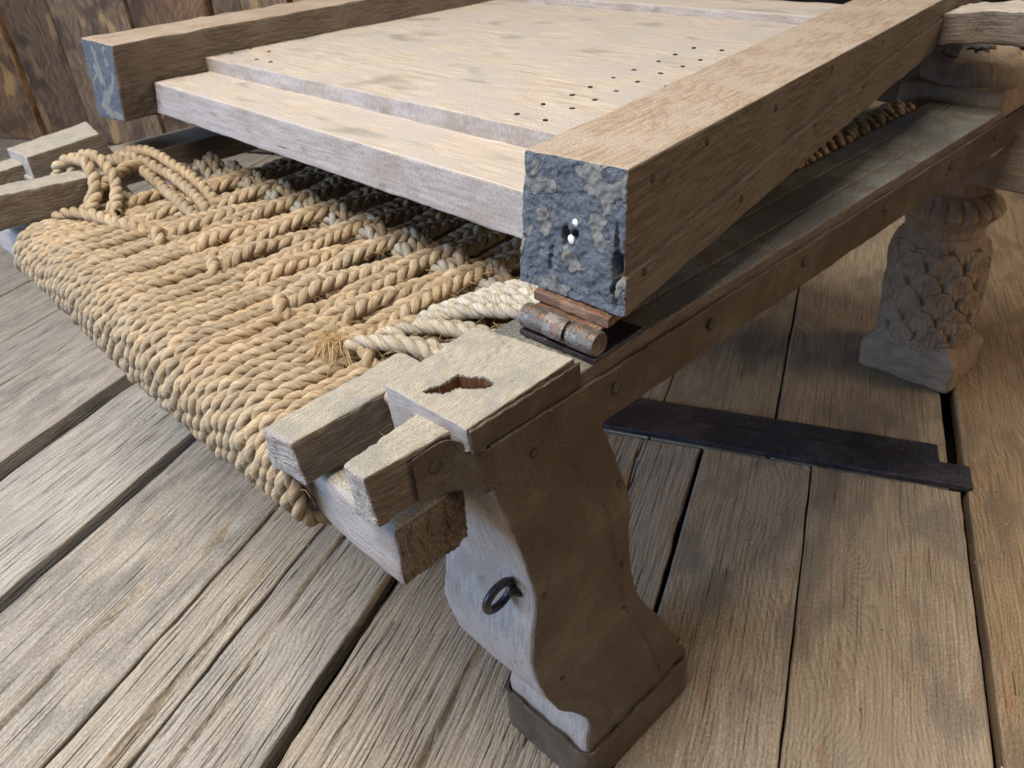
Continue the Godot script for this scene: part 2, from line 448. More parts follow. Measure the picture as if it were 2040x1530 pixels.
# a board or bar with worn, rounded edges: map turns (0..1)^3 into place coordinates
func hexa(map: Callable, dims: Vector3, o: Dictionary) -> ArrayMesh:
	var cell = o.get("cell", 0.01)
	var cv: Vector3 = cell if cell is Vector3 else Vector3(cell, cell, cell)
	var r: float = o.get("r", 0.002)
	var amp: float = o.get("amp", 0.0005)
	var nf: float = o.get("nf", 40.0)
	var wear: float = o.get("wear", 0.5)
	var grain: int = o.get("grain", 2)
	var tl: float = o.get("tl", 1.0)
	var tw: float = o.get("tw", 0.5)
	var ou: float = rng.randf()
	var ov: float = rng.randf()
	ou = o.get("ou", ou)
	ov = o.get("ov", ov)
	var mats: Array = o.mats
	var disp = o.get("disp", null)
	var sd: float = rng.randf() * 90.0
	var ax := [axis_pts(dims.x, cv.x, r), axis_pts(dims.y, cv.y, r), axis_pts(dims.z, cv.z, r)]
	var flip: bool = false
	var e0: Vector3 = map.call(Vector3(0.5, 0.5, 0.5))
	var ex: Vector3 = map.call(Vector3(0.51, 0.5, 0.5)) - e0
	var ey: Vector3 = map.call(Vector3(0.5, 0.51, 0.5)) - e0
	var ez: Vector3 = map.call(Vector3(0.5, 0.5, 0.51)) - e0
	flip = ex.cross(ey).dot(ez) < 0.0
	var pos := {}
	var nrm := {}
	var surf := {}
	var faces := []
	for a in 3:
		for s in 2:
			var b := (a + 1) % 3
			var c := (a + 2) % 3
			var nb: int = ax[b].size()
			var nc: int = ax[c].size()
			var keys := PackedInt32Array()
			for i in nb:
				for j in nc:
					var q := Vector3.ZERO
					q[a] = dims[a] * s
					q[b] = ax[b][i]
					q[c] = ax[c][j]
					var key := [0, 0, 0]
					key[a] = 0 if s == 0 else ax[a].size() - 1
					key[b] = i
					key[c] = j
					var kk: int = key[0] + 2000 * (key[1] + 2000 * key[2])
					keys.append(kk)
					if not pos.has(kk):
						var rr := r
						if wear > 0.0:
							rr = r * (1.0 + wear * nz.get_noise_3dv(q * 70.0 + Vector3(sd, 0, 0)) * 1.4)
						rr = clampf(rr, 0.0001, minf(dims.x, minf(dims.y, dims.z)) * 0.45)
						var inner := q.clamp(Vector3(rr, rr, rr), dims - Vector3(rr, rr, rr))
						var d := q - inner
						var dn := d.normalized()
						q = inner + dn * rr
						if amp > 0.0:
							q += dn * amp * (nz.get_noise_3dv(q * nf + Vector3(0, sd, 0)) * 1.6)
						if disp != null:
							q += disp.call(q, a, s, dn)
						pos[kk] = map.call(q / dims)
						nrm[kk] = Vector3.ZERO
			faces.append([a, s, b, c, nb, nc, keys])
	# normals from all faces together
	var tris := []
	for f in faces:
		var keys: PackedInt32Array = f[6]
		var nc: int = f[5]
		var idx := PackedInt32Array()
		var rev: bool = (f[1] == 0) != flip
		for i in f[4] - 1:
			for j in nc - 1:
				var p: int = i * nc + j
				var quad := [p, p + nc, p + nc + 1, p + 1]
				if not rev:
					quad = [p, p + 1, p + nc + 1, p + nc]
				idx.append_array([quad[0], quad[1], quad[2], quad[0], quad[2], quad[3]])
				var A: Vector3 = pos[keys[quad[0]]]
				var B: Vector3 = pos[keys[quad[1]]]
				var Cc: Vector3 = pos[keys[quad[2]]]
				var D: Vector3 = pos[keys[quad[3]]]
				var n := (Cc - A).cross(B - D) * -1.0
				n = (A - Cc).cross(B - D)
				n = -n
				for k in quad:
					nrm[keys[k]] += n
		tris.append(idx)
	var mesh := ArrayMesh.new()
	var groups := {}
	for fi in faces.size():
		var mt: Material = mats[fi % mats.size()]
		if not groups.has(mt):
			groups[mt] = []
		groups[mt].append(fi)
	for mt in groups:
		var V := PackedVector3Array()
		var N := PackedVector3Array()
		var U := PackedVector2Array()
		var I := PackedInt32Array()
		for fi in groups[mt]:
			var f: Array = faces[fi]
			var a: int = f[0]
			var b: int = f[2]
			var c: int = f[3]
			var base := V.size()
			var keys: PackedInt32Array = f[6]
			var t := 0
			for i in f[4]:
				for j in f[5]:
					V.append(pos[keys[t]])
					N.append((nrm[keys[t]] as Vector3).normalized())
					var pb: float = ax[b][i]
					var pc: float = ax[c][j]
					var along := pb
					var across := pc
					if c == grain:
						along = pc
						across = pb
					U.append(Vector2(along / tl + ou + 0.37 * a, across / tw + ov + 0.21 * fi))
					t += 1
			for k in tris[fi]:
				I.append(base + k)
		var arr := []
		arr.resize(Mesh.ARRAY_MAX)
		arr[Mesh.ARRAY_VERTEX] = V
		arr[Mesh.ARRAY_NORMAL] = N
		arr[Mesh.ARRAY_TEX_UV] = U
		arr[Mesh.ARRAY_INDEX] = I
		mesh.add_surface_from_arrays(Mesh.PRIMITIVE_TRIANGLES, arr)
		mesh.surface_set_material(mesh.get_surface_count() - 1, mt)
	return mesh


func corners(p: Array) -> Callable:
	return func(q: Vector3) -> Vector3:
		var a: Vector3 = p[0].lerp(p[1], q.x)
		var b: Vector3 = p[2].lerp(p[3], q.x)
		var c: Vector3 = p[4].lerp(p[5], q.x)
		var d: Vector3 = p[6].lerp(p[7], q.x)
		return (a.lerp(b, q.y)).lerp(c.lerp(d, q.y), q.z)


func span(lo: Vector3, hi: Vector3) -> Callable:
	return func(q: Vector3) -> Vector3: return lo + (hi - lo) * q


func bar(lo: Vector3, hi: Vector3, o: Dictionary) -> ArrayMesh:
	return hexa(span(lo, hi), hi - lo, o)


func smooth_path(ctrl: Array, step: float) -> PackedVector3Array:
	var c := Curve3D.new()
	c.bake_interval = step
	var n := ctrl.size()
	for i in n:
		var a: Vector3 = ctrl[maxi(i - 1, 0)]
		var b: Vector3 = ctrl[mini(i + 1, n - 1)]
		var t := (b - a) / 6.0
		c.add_point(ctrl[i], -t, t)
	return c.get_baked_points()


# round bar along a path
func tube(path: PackedVector3Array, radius: Callable, sides: int, closed_ends := true) -> ArrayMesh:
	var V := PackedVector3Array()
	var N := PackedVector3Array()
	var U := PackedVector2Array()
	var I := PackedInt32Array()
	var n := path.size()
	var up := Vector3.UP
	if absf((path[1] - path[0]).normalized().y) > 0.8:
		up = Vector3.RIGHT
	var s := 0.0
	for i in n:
		var t := (path[mini(i + 1, n - 1)] - path[maxi(i - 1, 0)]).normalized()
		var x := (up - t * up.dot(t)).normalized()
		var y := t.cross(x)
		up = x
		if i > 0:
			s += path[i].distance_to(path[i - 1])
		var r: float = radius.call(float(i) / (n - 1))
		for j in sides + 1:
			var a := TAU * j / sides
			var d := x * cos(a) + y * sin(a)
			V.append(path[i] + d * r)
			N.append(d)
			U.append(Vector2(s / 0.15, float(j) / sides * r * TAU / 0.15))
	for i in n - 1:
		for j in sides:
			var p := i * (sides + 1) + j
			var q := p + sides + 1
			I.append_array([p, q + 1, p + 1, p, q, q + 1])
	if closed_ends:
		for e in 2:
			var k := 0 if e == 0 else n - 1
			var t := (path[1] - path[0]).normalized() * -1.0 if e == 0 else (path[n - 1] - path[n - 2]).normalized()
			var base := V.size()
			V.append(path[k])
			N.append(t)
			U.append(Vector2(0.5, 0.5))
			for j in sides + 1:
				V.append(V[k * (sides + 1) + j])
				N.append(t)
				U.append(Vector2(0.5, 0.5) + Vector2(cos(TAU * j / sides), sin(TAU * j / sides)) * 0.06)
			for j in sides:
				if e == 1:
					I.append_array([base, base + 2 + j, base + 1 + j])
				else:
					I.append_array([base, base + 1 + j, base + 2 + j])
	var arr := []
	arr.resize(Mesh.ARRAY_MAX)
	arr[Mesh.ARRAY_VERTEX] = V
	arr[Mesh.ARRAY_NORMAL] = N
	arr[Mesh.ARRAY_TEX_UV] = U
	arr[Mesh.ARRAY_INDEX] = I
	var m := ArrayMesh.new()
	m.add_surface_from_arrays(Mesh.PRIMITIVE_TRIANGLES, arr)
	return m


# two strands laid round each other along a path
func rope(path: PackedVector3Array, R: float, pitch: float, hand: float, tint: Color, sides := 9, pale := false) -> ArrayMesh:
	var V := PackedVector3Array()
	var N := PackedVector3Array()
	var U := PackedVector2Array()
	var K := PackedColorArray()
	var I := PackedInt32Array()
	var n := path.size()
	var ph := rng.randf() * TAU
	var sd := rng.randf() * 50.0
	var tl := Vector3(tint.r, tint.g, tint.b)
	for strand in 2:
		var up := Vector3(0.31, 0.9, 0.2)
		var s := 0.0
		var base := V.size()
		var ru := rng.randf()
		var rv := rng.randf()
		for i in n:
			var t := (path[mini(i + 1, n - 1)] - path[maxi(i - 1, 0)]).normalized()
			var x := (up - t * up.dot(t)).normalized()
			var y := t.cross(x)
			up = x
			if i > 0:
				s += path[i].distance_to(path[i - 1])
			var fi := ph + hand * TAU * s / pitch + strand * PI + 0.8 * nz.get_noise_2d(s * 25.0, sd + 9.0)
			var er := x * cos(fi) + y * sin(fi)
			var et0 := y * cos(fi) - x * sin(fi)
			var fat := 1.0 + 0.26 * nz.get_noise_2d(s * 60.0, sd + strand * 17.0)
			var h := 0.47 * R * fat
			var ts := (t + et0 * (hand * TAU / pitch * h)).normalized()
			var et := er.cross(ts)
			var ctr := path[i] + er * h
			var ra := 0.55 * R * fat
			var rb := 0.64 * R * fat
			var w := 0.92 + 0.22 * nz.get_noise_2d(s * 18.0, sd + strand * 7.0)
			var col := Color(tl.x * w, tl.y * w, tl.z * w)
			for j in sides + 1:
				var a := TAU * j / sides
				var ca := cos(a)
				var sa := sin(a)
				V.append(ctr + er * (ca * ra) + et * (sa * rb))
				N.append((er * (ca / ra) + et * (sa / rb)).normalized())
				U.append(Vector2(s / 0.09 + ru, float(j) / sides + s * 9.0 + rv))
				K.append(col)
		for i in n - 1:
			for j in sides:
				var p := base + i * (sides + 1) + j
				var q := p + sides + 1
				I.append_array([p, p + 1, q + 1, p, q + 1, q])
	var arr := []
	arr.resize(Mesh.ARRAY_MAX)
	arr[Mesh.ARRAY_VERTEX] = V
	arr[Mesh.ARRAY_NORMAL] = N
	arr[Mesh.ARRAY_TEX_UV] = U
	arr[Mesh.ARRAY_COLOR] = K
	arr[Mesh.ARRAY_INDEX] = I
	var m := ArrayMesh.new()
	m.add_surface_from_arrays(Mesh.PRIMITIVE_TRIANGLES, arr)
	m.surface_set_material(0, M.rope_pale if pale else M.rope)
	return m


# hair-thin fibres as three-sided tubes, many in one mesh
func hairs(list: Array) -> ArrayMesh:
	var V := PackedVector3Array()
	var N := PackedVector3Array()
	var K := PackedColorArray()
	var I := PackedInt32Array()
	for h in list:
		var pts: PackedVector3Array = h[0]
		var r: float = h[1]
		var k: Color = h[2]
		var n := pts.size()
		var base := V.size()
		for i in n:
			var t := (pts[mini(i + 1, n - 1)] - pts[maxi(i - 1, 0)]).normalized()
			var x := t.cross(Vector3(0.3, 0.8, 0.5)).normalized()
			var y := t.cross(x)
			for j in 3:
				var a := TAU * j / 3.0
				var d := x * cos(a) + y * sin(a)
				V.append(pts[i] + d * r * (1.0 - 0.6 * i / n))
				N.append(d)
				K.append(k)
		for i in n - 1:
			for j in 3:
				var p := base + i * 3 + j
				var p2 := base + i * 3 + (j + 1) % 3
				I.append_array([p, p2 + 3, p2, p, p + 3, p2 + 3])
	var arr := []
	arr.resize(Mesh.ARRAY_MAX)
	arr[Mesh.ARRAY_VERTEX] = V
	arr[Mesh.ARRAY_NORMAL] = N
	arr[Mesh.ARRAY_COLOR] = K
	arr[Mesh.ARRAY_INDEX] = I
	var m := ArrayMesh.new()
	m.add_surface_from_arrays(Mesh.PRIMITIVE_TRIANGLES, arr)
	m.surface_set_material(0, M.fibre)
	return m


# turned piece: rings of (radius, centre, height), radius changed by carve(angle, height)
func lathe(levels: Array, sides: int, carve: Callable) -> ArrayMesh:
	var V := PackedVector3Array()
	var U := PackedVector2Array()
	var I := PackedInt32Array()
	for L in levels:
		var ctr: Vector3 = L[0]
		var r: float = L[1]
		for j in sides + 1:
			var a := TAU * j / sides
			var rr: float = r + (carve.call(fposmod(a, TAU), ctr.y) if r > 0.001 else 0.0)
			V.append(ctr + Vector3(cos(a), 0, sin(a)) * rr)
			U.append(Vector2(ctr.y / 0.3, a * 0.08 / 0.3 + r * 2.0))
	for i in levels.size() - 1:
		for j in sides:
			var p := i * (sides + 1) + j
			var q := p + sides + 1
			I.append_array([p, q + 1, p + 1, p, q, q + 1])
	var N := PackedVector3Array()
	N.resize(V.size())
	for k in range(0, I.size(), 3):
		var n := (V[I[k + 2]] - V[I[k]]).cross(V[I[k + 1]] - V[I[k]])
		for q in 3:
			N[I[k + q]] += n
	for i in levels.size():
		var a := i * (sides + 1)
		var s := N[a] + N[a + sides]
		N[a] = s
		N[a + sides] = s
	for i in N.size():
		N[i] = N[i].normalized()
	var arr := []
	arr.resize(Mesh.ARRAY_MAX)
	arr[Mesh.ARRAY_VERTEX] = V
	arr[Mesh.ARRAY_NORMAL] = N
	arr[Mesh.ARRAY_TEX_UV] = U
	arr[Mesh.ARRAY_INDEX] = I
	var m := ArrayMesh.new()
	m.add_surface_from_arrays(Mesh.PRIMITIVE_TRIANGLES, arr)
	return m


func lin(v: float, xs: Array) -> float:
	# piecewise linear with smooth ends, xs = [[x, y], ...] rising in x
	if v <= xs[0][0]:
		return xs[0][1]
	for i in xs.size() - 1:
		if v <= xs[i + 1][0]:
			var t: float = (v - xs[i][0]) / (xs[i + 1][0] - xs[i][0])
			var p0: float = xs[maxi(i - 1, 0)][1]
			var p3: float = xs[mini(i + 2, xs.size() - 1)][1]
			return cubic_interpolate(xs[i][1], xs[i + 1][1], p0, p3, t)
	return xs[-1][1]


# ---------------------------------------------------------------- floor, wall, strip
func build_floor() -> void:
	var g := MeshInstance3D.new()
	g.name = "ground"
	var pm := PlaneMesh.new()
	pm.size = Vector2(40, 40)
	g.mesh = pm
	g.material_override = M.soil
	g.position.y = -0.16
	g.set_meta("kind", "structure")
	add_child(g)
	var f := thing("floor", "", "", Vector3.ZERO)
	f.set_meta("kind", "structure")
	# [t0, t1, s0, s1, material, detail, top, skew]
	var G: Material = M.floor_grey
	var G2: Material = M.floor_grey2
	var B: Material = M.floor_tan
	var B2: Material = M.floor_tan2
	var W1: Material = M.floor_worn
	var tints := [C(255, 255, 255), C(246, 243, 239), C(250, 246, 240), C(240, 238, 236), C(252, 248, 244)]
	var rows := [
		[-3.6, -3.305, -1.93, 1.2, G, 0, 0.0], [-3.3, -3.0, -1.93, 1.2, G, 0, 0.002], [-2.996, -2.7, -1.93, 1.2, G, 0, 0.0],
		[-2.696, -2.4, -1.93, 1.2, G, 0, -0.002], [-2.394, -2.13, -1.93, 1.2, G, 0, 0.0], [-2.126, -1.9, -1.93, 1.2, G, 0, 0.001],
		[-1.896, -1.66, -1.93, 1.2, G, 0, 0.0], [-1.656, -1.452, -1.93, 1.2, W1, 1, -0.001], [-1.449, -1.292, -1.93, 1.2, G, 1, 0.0],
		[-1.289, -1.067, -1.93, 1.2, W1, 1, 0.002], [-1.03, -0.803, -1.93, 1.2, G, 1, -0.002], [-0.775, -0.5345, -1.93, 1.2, W1, 2, 0.001],
		[-0.5325, -0.443, -1.93, 1.2, G, 2, 0.0], [-0.4395, -0.3005, -1.93, 1.2, G, 2, 0.001], [-0.287, 0.053, -0.69, 1.2, G2, 2, -0.003],
		[0.0595, 0.2215, -0.69, 1.2, B, 2, 0.0], [0.2235, 0.4275, -0.69, 1.2, B, 2, 0.001], [0.4365, 0.70, -2.6, 1.2, B2, 2, 0.004],
		[0.704, 0.96, -2.6, 1.2, B2, 1, 0.0], [0.964, 1.25, -2.6, 1.2, B2, 0, 0.0],
		[-0.287, -0.032, -2.6, -0.692, B, 1, 0.0], [-0.03, 0.157, -2.6, -0.692, B, 1, -0.001], [0.16, 0.415, -2.6, -0.692, B, 1, 0.001],
	]
	var k := 0
	for w in rows:
		var t0: float = w[0]
		var t1: float = w[1]
		var s0: float = w[2]
		var s1: float = w[3]
		var lod: int = w[5]
		var top: float = w[6]
		var sd := rng.randf() * 40.0
		var map := func(q: Vector3) -> Vector3:
			return fl(s0 + (s1 - s0) * q.z, t0 + (t1 - t0) * q.x, top - 0.032 * (1.0 - q.y))
		var dims := Vector3(t1 - t0, 0.032, s1 - s0)
		# uneven sawn edges and splits that run with the grain
		var jag := 0.35 if w[4] == B or w[4] == B2 else 1.0
		var splits := []
		if lod == 2:
			for q in (1 if w[4] == B or w[4] == B2 else rng.randi_range(4, 7)):
				splits.append([rng.randf_range(0.12, 0.88) * dims.x, rng.randf_range(0.1, 0.8) * dims.z, rng.randf_range(0.12, 0.4), rng.randf_range(0.001, 0.0024), rng.randf() * 30.0])
		if k == 11:
			splits.append([0.199, 1.653, 0.022, 0.0055, 3.0])
			splits.append([0.16, 1.80, 0.05, 0.003, 8.0])
		if k == 12:
			splits.append([0.07, 1.93 + 0.18, 0.35, 0.006, 3.0])
		var disp := func(q: Vector3, a: int, s: int, dn: Vector3) -> Vector3:
			var o := Vector3.ZERO
			if a == 0 or q.x < 0.008 or q.x > dims.x - 0.008:
				o.x = -signf(q.x - dims.x * 0.5) * jag * maxf(0.0, 0.0009 + 0.0028 * nz.get_noise_2d(q.z * 8.0, sd + (5.0 if q.x < dims.x * 0.5 else 0.0)) + 0.0018 * nz.get_noise_2d(q.z * 55.0, sd))
			if a == 1 and s == 1:
				o.y = 0.0012 * nz.get_noise_2d(q.x * 14.0 + sd, q.z * 2.5)
				for p in splits:
					var dz: float = absf(q.z - p[1]) / p[2]
					if dz < 1.0:
						var cx: float = p[0] + 0.006 * nz.get_noise_2d(q.z * 7.0, p[4])
						var dx: float = absf(q.x - cx)
						var wd: float = p[3] * (1.0 - dz * dz) + 0.0002
						if dx < wd * 2.0:
							o.y -= 0.012 * smoothstep(2.0, 0.6, dx / wd) * (1.0 - dz * dz)
			return o
		var cell := Vector3(0.03, 0.02, 0.08)
		if lod == 1:
			cell = Vector3(0.012, 0.016, 0.03)
		elif lod == 2:
			cell = Vector3(0.0022, 0.012, 0.025)
		var opt := {"cell": cell, "r": 0.0026, "amp": 0.0004, "nf": 12.0, "wear": 0.7, "grain": 2, "tl": rng.randf_range(1.1, 1.4), "tw": rng.randf_range(0.56, 0.7), "mats": [tinted(w[4], tints[k % 5])], "disp": disp}
		if k == 11:
			opt.merge({"tl": 1.3, "tw": 0.6, "ou": 0.43, "ov": 0.352}, true)
		elif k == 16:
			opt.merge({"tl": 1.3, "tw": 0.6, "ou": 0.847, "ov": 0.7725}, true)
		put("floor_plank", hexa(map, dims, opt), f)
		k += 1


func tinted(m: Material, c: Color) -> Material:
	var key := "%d_%s" % [m.get_instance_id(), c.to_html()]
	if not M.has(key):
		var d: StandardMaterial3D = m.duplicate()
		d.albedo_color = d.albedo_color * c
		M[key] = d
	return M[key]


func build_wall() -> void:
	var w := thing("plank_wall", "old dark brown plank wall with flakes of yellowed paint behind the bed", "wall", fl(-1.92, -1.9))
	var ts := [-3.55, -3.3, -2.99, -2.725, -2.474, -2.114, -1.962, -1.766, -1.64, -1.45, -1.24, -1.0, -0.8, -0.55, -0.3, -0.05]
	for k in ts.size() - 1:
		var t0: float = ts[k]
		var t1: float = ts[k + 1] - 0.014
		var off := rng.randf_range(-0.012, 0.012)
		var map := func(q: Vector3) -> Vector3:
			return fl(-1.955 + 0.035 * q.z + off, t0 + (t1 - t0) * q.x, 0.004 + 1.6 * q.y)
		put("wall_plank", hexa(map, Vector3(t1 - t0, 1.6, 0.035), {"cell": Vector3(0.03, 0.05, 0.02), "r": 0.004, "amp": 0.001, "nf": 8.0, "grain": 1, "tl": 1.1, "tw": 0.5, "mats": [tinted(M.wall, [C(255, 255, 255), C(226, 216, 206), C(255, 240, 220), C(214, 208, 204)][k % 4])]}), w)


func build_strip() -> void:
	var w := thing("iron_threshold", "dark iron threshold strip nailed across the floorboards under the bed", "metal strip", fl(-0.72, 0.1))
	var front := func(q: Vector3) -> Vector3:
		return fl(-0.742 + 0.052 * q.z, -0.30 + 0.742 * q.x, 0.001 + 0.011 * q.y)
	put("front_bar", hexa(front, Vector3(0.742, 0.011, 0.052), {"cell": Vector3(0.02, 0.006, 0.01), "r": 0.003, "amp": 0.0006, "nf": 20.0, "grain": 0, "tl": 0.4, "tw": 0.4, "mats": [M.iron]}), w)
	var back := func(q: Vector3) -> Vector3:
		return fl(-0.792 + 0.049 * q.z, -0.30 + 0.702 * q.x, 0.001 + 0.006 * q.y)
	put("back_bar", hexa(back, Vector3(0.702, 0.006, 0.049), {"cell": Vector3(0.02, 0.006, 0.01), "r": 0.002, "amp": 0.0005, "nf": 20.0, "grain": 0, "tl": 0.4, "tw": 0.4, "mats": [M.iron]}), w)


# ---------------------------------------------------------------- bed
const EYE_C := Vector3(-0.027, 0.327, -0.028)
const EYE_L := Vector3(0.105, 0.650, -0.751)
const EYE_M := Vector3(-0.150, -0.737, -0.659)
const LEG_F := [[0.0, -0.1], [0.074, -0.0996], [0.0997, -0.1029], [0.128, -0.0916], [0.175, -0.0590], [0.226, -0.0396], [0.265, -0.0335], [0.298, -0.0376], [0.329, -0.0418], [0.386, -0.0310], [0.428, -0.0195], [0.458, -0.0108], [0.5, 0.001]]
const LEG_B := [[0.0, -0.27], [0.056, -0.262], [0.121, -0.234], [0.172, -0.206], [0.224, -0.174], [0.275, -0.159], [0.321, -0.1548], [0.355, -0.1549], [0.418, -0.134], [0.458, -0.1177], [0.5, -0.105]]


func build_bed() -> void:
	var bed := thing("rope_bed", "low antique wooden bed frame strung with straw rope, near leg clad in sheet metal", "bed", Vector3(-0.48, 0, -0.5))
	# --- near leg: wood body, sheet over its outer face, iron foot band
	var body := func(q: Vector3) -> Vector3:
		var y := 0.002 + 0.496 * q.y
		return Vector3(lerpf(-0.112, -0.0025, q.x), y, lerpf(lin(y, LEG_B) + 0.003, lin(y, LEG_F) - 0.001, q.z))
	var leg := put("near_leg", hexa(body, Vector3(0.11, 0.496, 0.12), {"cell": Vector3(0.008, 0.007, 0.01), "r": 0.005, "amp": 0.001, "nf": 35.0, "grain": 1, "tl": 0.5, "tw": 0.25, "mats": [M.pale]}), bed)
	var sheet := func(q: Vector3) -> Vector3:
		var y := 0.03 + 0.467 * q.y
		var zf := minf(lin(y, LEG_F) - 0.0015, -0.0125) + 0.0016 * nz.get_noise_1d(y * 40.0)
		var zb := lin(y, LEG_B)
		var ln := 0.0022 * (smoothstep(0.0022, 0.0004, absf((lerpf(zb, zf, q.z) - zb) - 0.028 - 0.012 * sin(y * 14.0 + 1.0))) + smoothstep(0.0016, 0.0004, absf((zf - lerpf(zb, zf, q.z)) - 0.022 - 0.006 * sin(y * 19.0))) * smoothstep(0.24, 0.2, y))
		return Vector3(-0.0025 + (0.003 + ln) * q.x + 0.0018 * nz.get_noise_3d(1.0, y * 26.0, q.z * 4.0) * (1.0 - smoothstep(0.41, 0.455, y)), y, lerpf(zb, zf, q.z))
	var sh := put("leg_sheet", hexa(sheet, Vector3(0.003, 0.467, 0.12), {"cell": Vector3(0.003, 0.004, 0.0013), "r": 0.0008, "amp": 0.0003, "nf": 30.0, "wear": 0.3, "grain": 1, "tl": 0.35, "tw": 0.35, "mats": [M.brown]}), leg)
	# the sheet wraps from the leg's face back on to the side beam
	var bend := func(q: Vector3) -> Vector3:
		var p := [[0.0, -0.0019], [0.25, -0.0040], [0.5, -0.0125], [0.75, -0.0185], [1.0, -0.0195]]
		var z := [[0.0, -0.03], [0.25, -0.006], [0.5, 0.002], [0.75, 0.013], [1.0, 0.036]]
		var yt := [[0.0, 0.4955], [0.3, 0.4965], [0.55, 0.504], [0.75, 0.5075], [1.0, 0.506]]
		var yb := [[0.0, 0.462], [0.3, 0.461], [0.55, 0.464], [0.75, 0.467], [1.0, 0.470]]
		return Vector3(lin(q.z, p) + 0.0012 + 0.0016 * q.x, lerpf(lin(q.z, yb), lin(q.z, yt), q.y), lin(q.z, z))
	put("bent_sheet", hexa(bend, Vector3(0.0016, 0.05, 0.07), {"cell": Vector3(0.002, 0.004, 0.003), "r": 0.0006, "amp": 0.0004, "nf": 40.0, "wear": 0.3, "grain": 2, "tl": 0.35, "tw": 0.35, "mats": [M.brown]}), leg)
	var band_prof := func(q: Vector3) -> Vector3:
		# q.z runs round the foot, q.x is thickness, q.y height
		var x0 := -0.118
		var x1 := 0.0025
		var z0 := -0.2665
		var z1 := -0.0955
		var rad := 0.012
		var lx := x1 - x0 - 2 * rad
		var lz := z1 - z0 - 2 * rad
		var arc := rad * PI / 2.0
		var tot := 2 * (lx + lz) + 4 * arc
		var s := fposmod(q.z * tot, tot)
		var cxs := [x1 - rad, x1 - rad, x0 + rad, x0 + rad]
		var czs := [z1 - rad, z0 + rad, z0 + rad, z1 - rad]
		var dirs := [Vector3(0, 0, -1), Vector3(-1, 0, 0), Vector3(0, 0, 1), Vector3(1, 0, 0)]
		var outs := [Vector3(1, 0, 0), Vector3(0, 0, -1), Vector3(-1, 0, 0), Vector3(0, 0, 1)]
		var lens := [lz, lx, lz, lx]
		var P := Vector3.ZERO
		var nn := Vector3.ZERO
		for k in 4:
			if s <= lens[k]:
				P = Vector3(cxs[k], 0, czs[k]) + outs[k] * rad + dirs[k] * s
				nn = outs[k]
				break
			s -= lens[k]
			if s <= arc:
				var a: float = s / rad
				var k2 := (k + 1) % 4
				nn = outs[k] * cos(a) + outs[k2] * sin(a)
				P = Vector3(cxs[k2], 0, czs[k2]) + nn * rad
				break
			s -= arc
		var top := 0.058 + 0.005 * nz.get_noise_2d(q.z * 14.0, 3.0)
		return P + nn * (0.004 * q.x - 0.002 + 0.0012 * nz.get_noise_2d(q.z * 30.0, q.y * 3.0)) + Vector3(0, 0.002 + top * q.y, 0)
	put("foot_band", hexa(band_prof, Vector3(0.004, 0.06, 0.5), {"cell": Vector3(0.004, 0.006, 0.004), "r": 0.001, "amp": 0.0003, "nf": 40.0, "wear": 0.4, "grain": 2, "tl": 0.3, "tw": 0.3, "mats": [M.brown]}), leg)
	# --- corner block on top of the leg, with its rotten hole
	var hole := PackedVector2Array([Vector2(-0.0525, -0.003), Vector2(-0.050, -0.014), Vector2(-0.0485, -0.0215), Vector2(-0.0505, -0.031), Vector2(-0.043, -0.034), Vector2(-0.0335, -0.0405), Vector2(-0.0245, -0.0395), Vector2(-0.0265, -0.033), Vector2(-0.0325, -0.0275), Vector2(-0.0395, -0.0225), Vector2(-0.0425, -0.012)])
	var hd := Vector3(0.085, 0.066, 0.1)
	var bc := corners([Vector3(-0.088, 0.4555, -0.083), Vector3(-0.004, 0.494, -0.098), Vector3(-0.088, 0.5215, -0.083), Vector3(-0.004, 0.5215, -0.0955), Vector3(-0.078, 0.466, 0.008), Vector3(-0.005, 0.4975, 0.001), Vector3(-0.0785, 0.5215, 0.0095), Vector3(-0.004, 0.5165, 0.003)])
	var hdisp := func(q: Vector3, a: int, s: int, dn: Vector3) -> Vector3:
		if a == 1 and s == 1:
			var w: Vector3 = bc.call(q / hd)
			var p := Vector2(w.x, w.z) + 0.0016 * Vector2(nz.get_noise_2d(w.x * 300.0, w.z * 300.0), nz.get_noise_2d(w.z * 300.0, 40.0 + w.x * 300.0))
			if Geometry2D.is_point_in_polygon(p, hole):
				return Vector3(0, -0.036 - 0.01 * nz.get_noise_2d(w.x * 160.0, w.z * 160.0), 0)
			# lifted flake and the crack at its rim near the far corner
			var fk := Vector2(w.x + 0.071, w.z + 0.062)
			var rr := fk.length() + 0.006 * nz.get_noise_2d(w.x * 120.0, w.z * 120.0)
			return Vector3(0, 0.0013 * smoothstep(0.021, 0.0195, rr), 0)
		return Vector3.ZERO
	var blk := put("corner_block", hexa(bc, hd, {"cell": Vector3(0.0011, 0.006, 0.0011), "r": 0.0022, "amp": 0.0006, "nf": 60.0, "wear": 0.9, "grain": 2, "tl": 0.28, "tw": 0.14, "mats": [M.pale, M.dark, M.khaki, M.khaki, M.end, M.pale], "disp": hdisp}), bed)
	# crumbly rotten lining at the bottom of the hole
	var lining := func(q: Vector3) -> Vector3:
		var c := Vector2(-0.0555 + 0.033 * q.x, -0.042 + 0.042 * q.z)
		return Vector3(c.x, 0.474 + 0.03 * q.y + (0.012 * nz.get_noise_2d(c.x * 210.0, c.y * 210.0) + 0.005 * nz.get_noise_2d(c.x * 700.0, c.y * 700.0)) * q.y, c.y)
	put("rotten_core", hexa(lining, Vector3(0.033, 0.03, 0.042), {"cell": Vector3(0.0014, 0.01, 0.0014), "r": 0.001, "amp": 0.0, "mats": [M.rot]}), blk)
	var wl := PackedVector3Array()
	var wi := PackedInt32Array()
	var ring := PackedVector2Array()
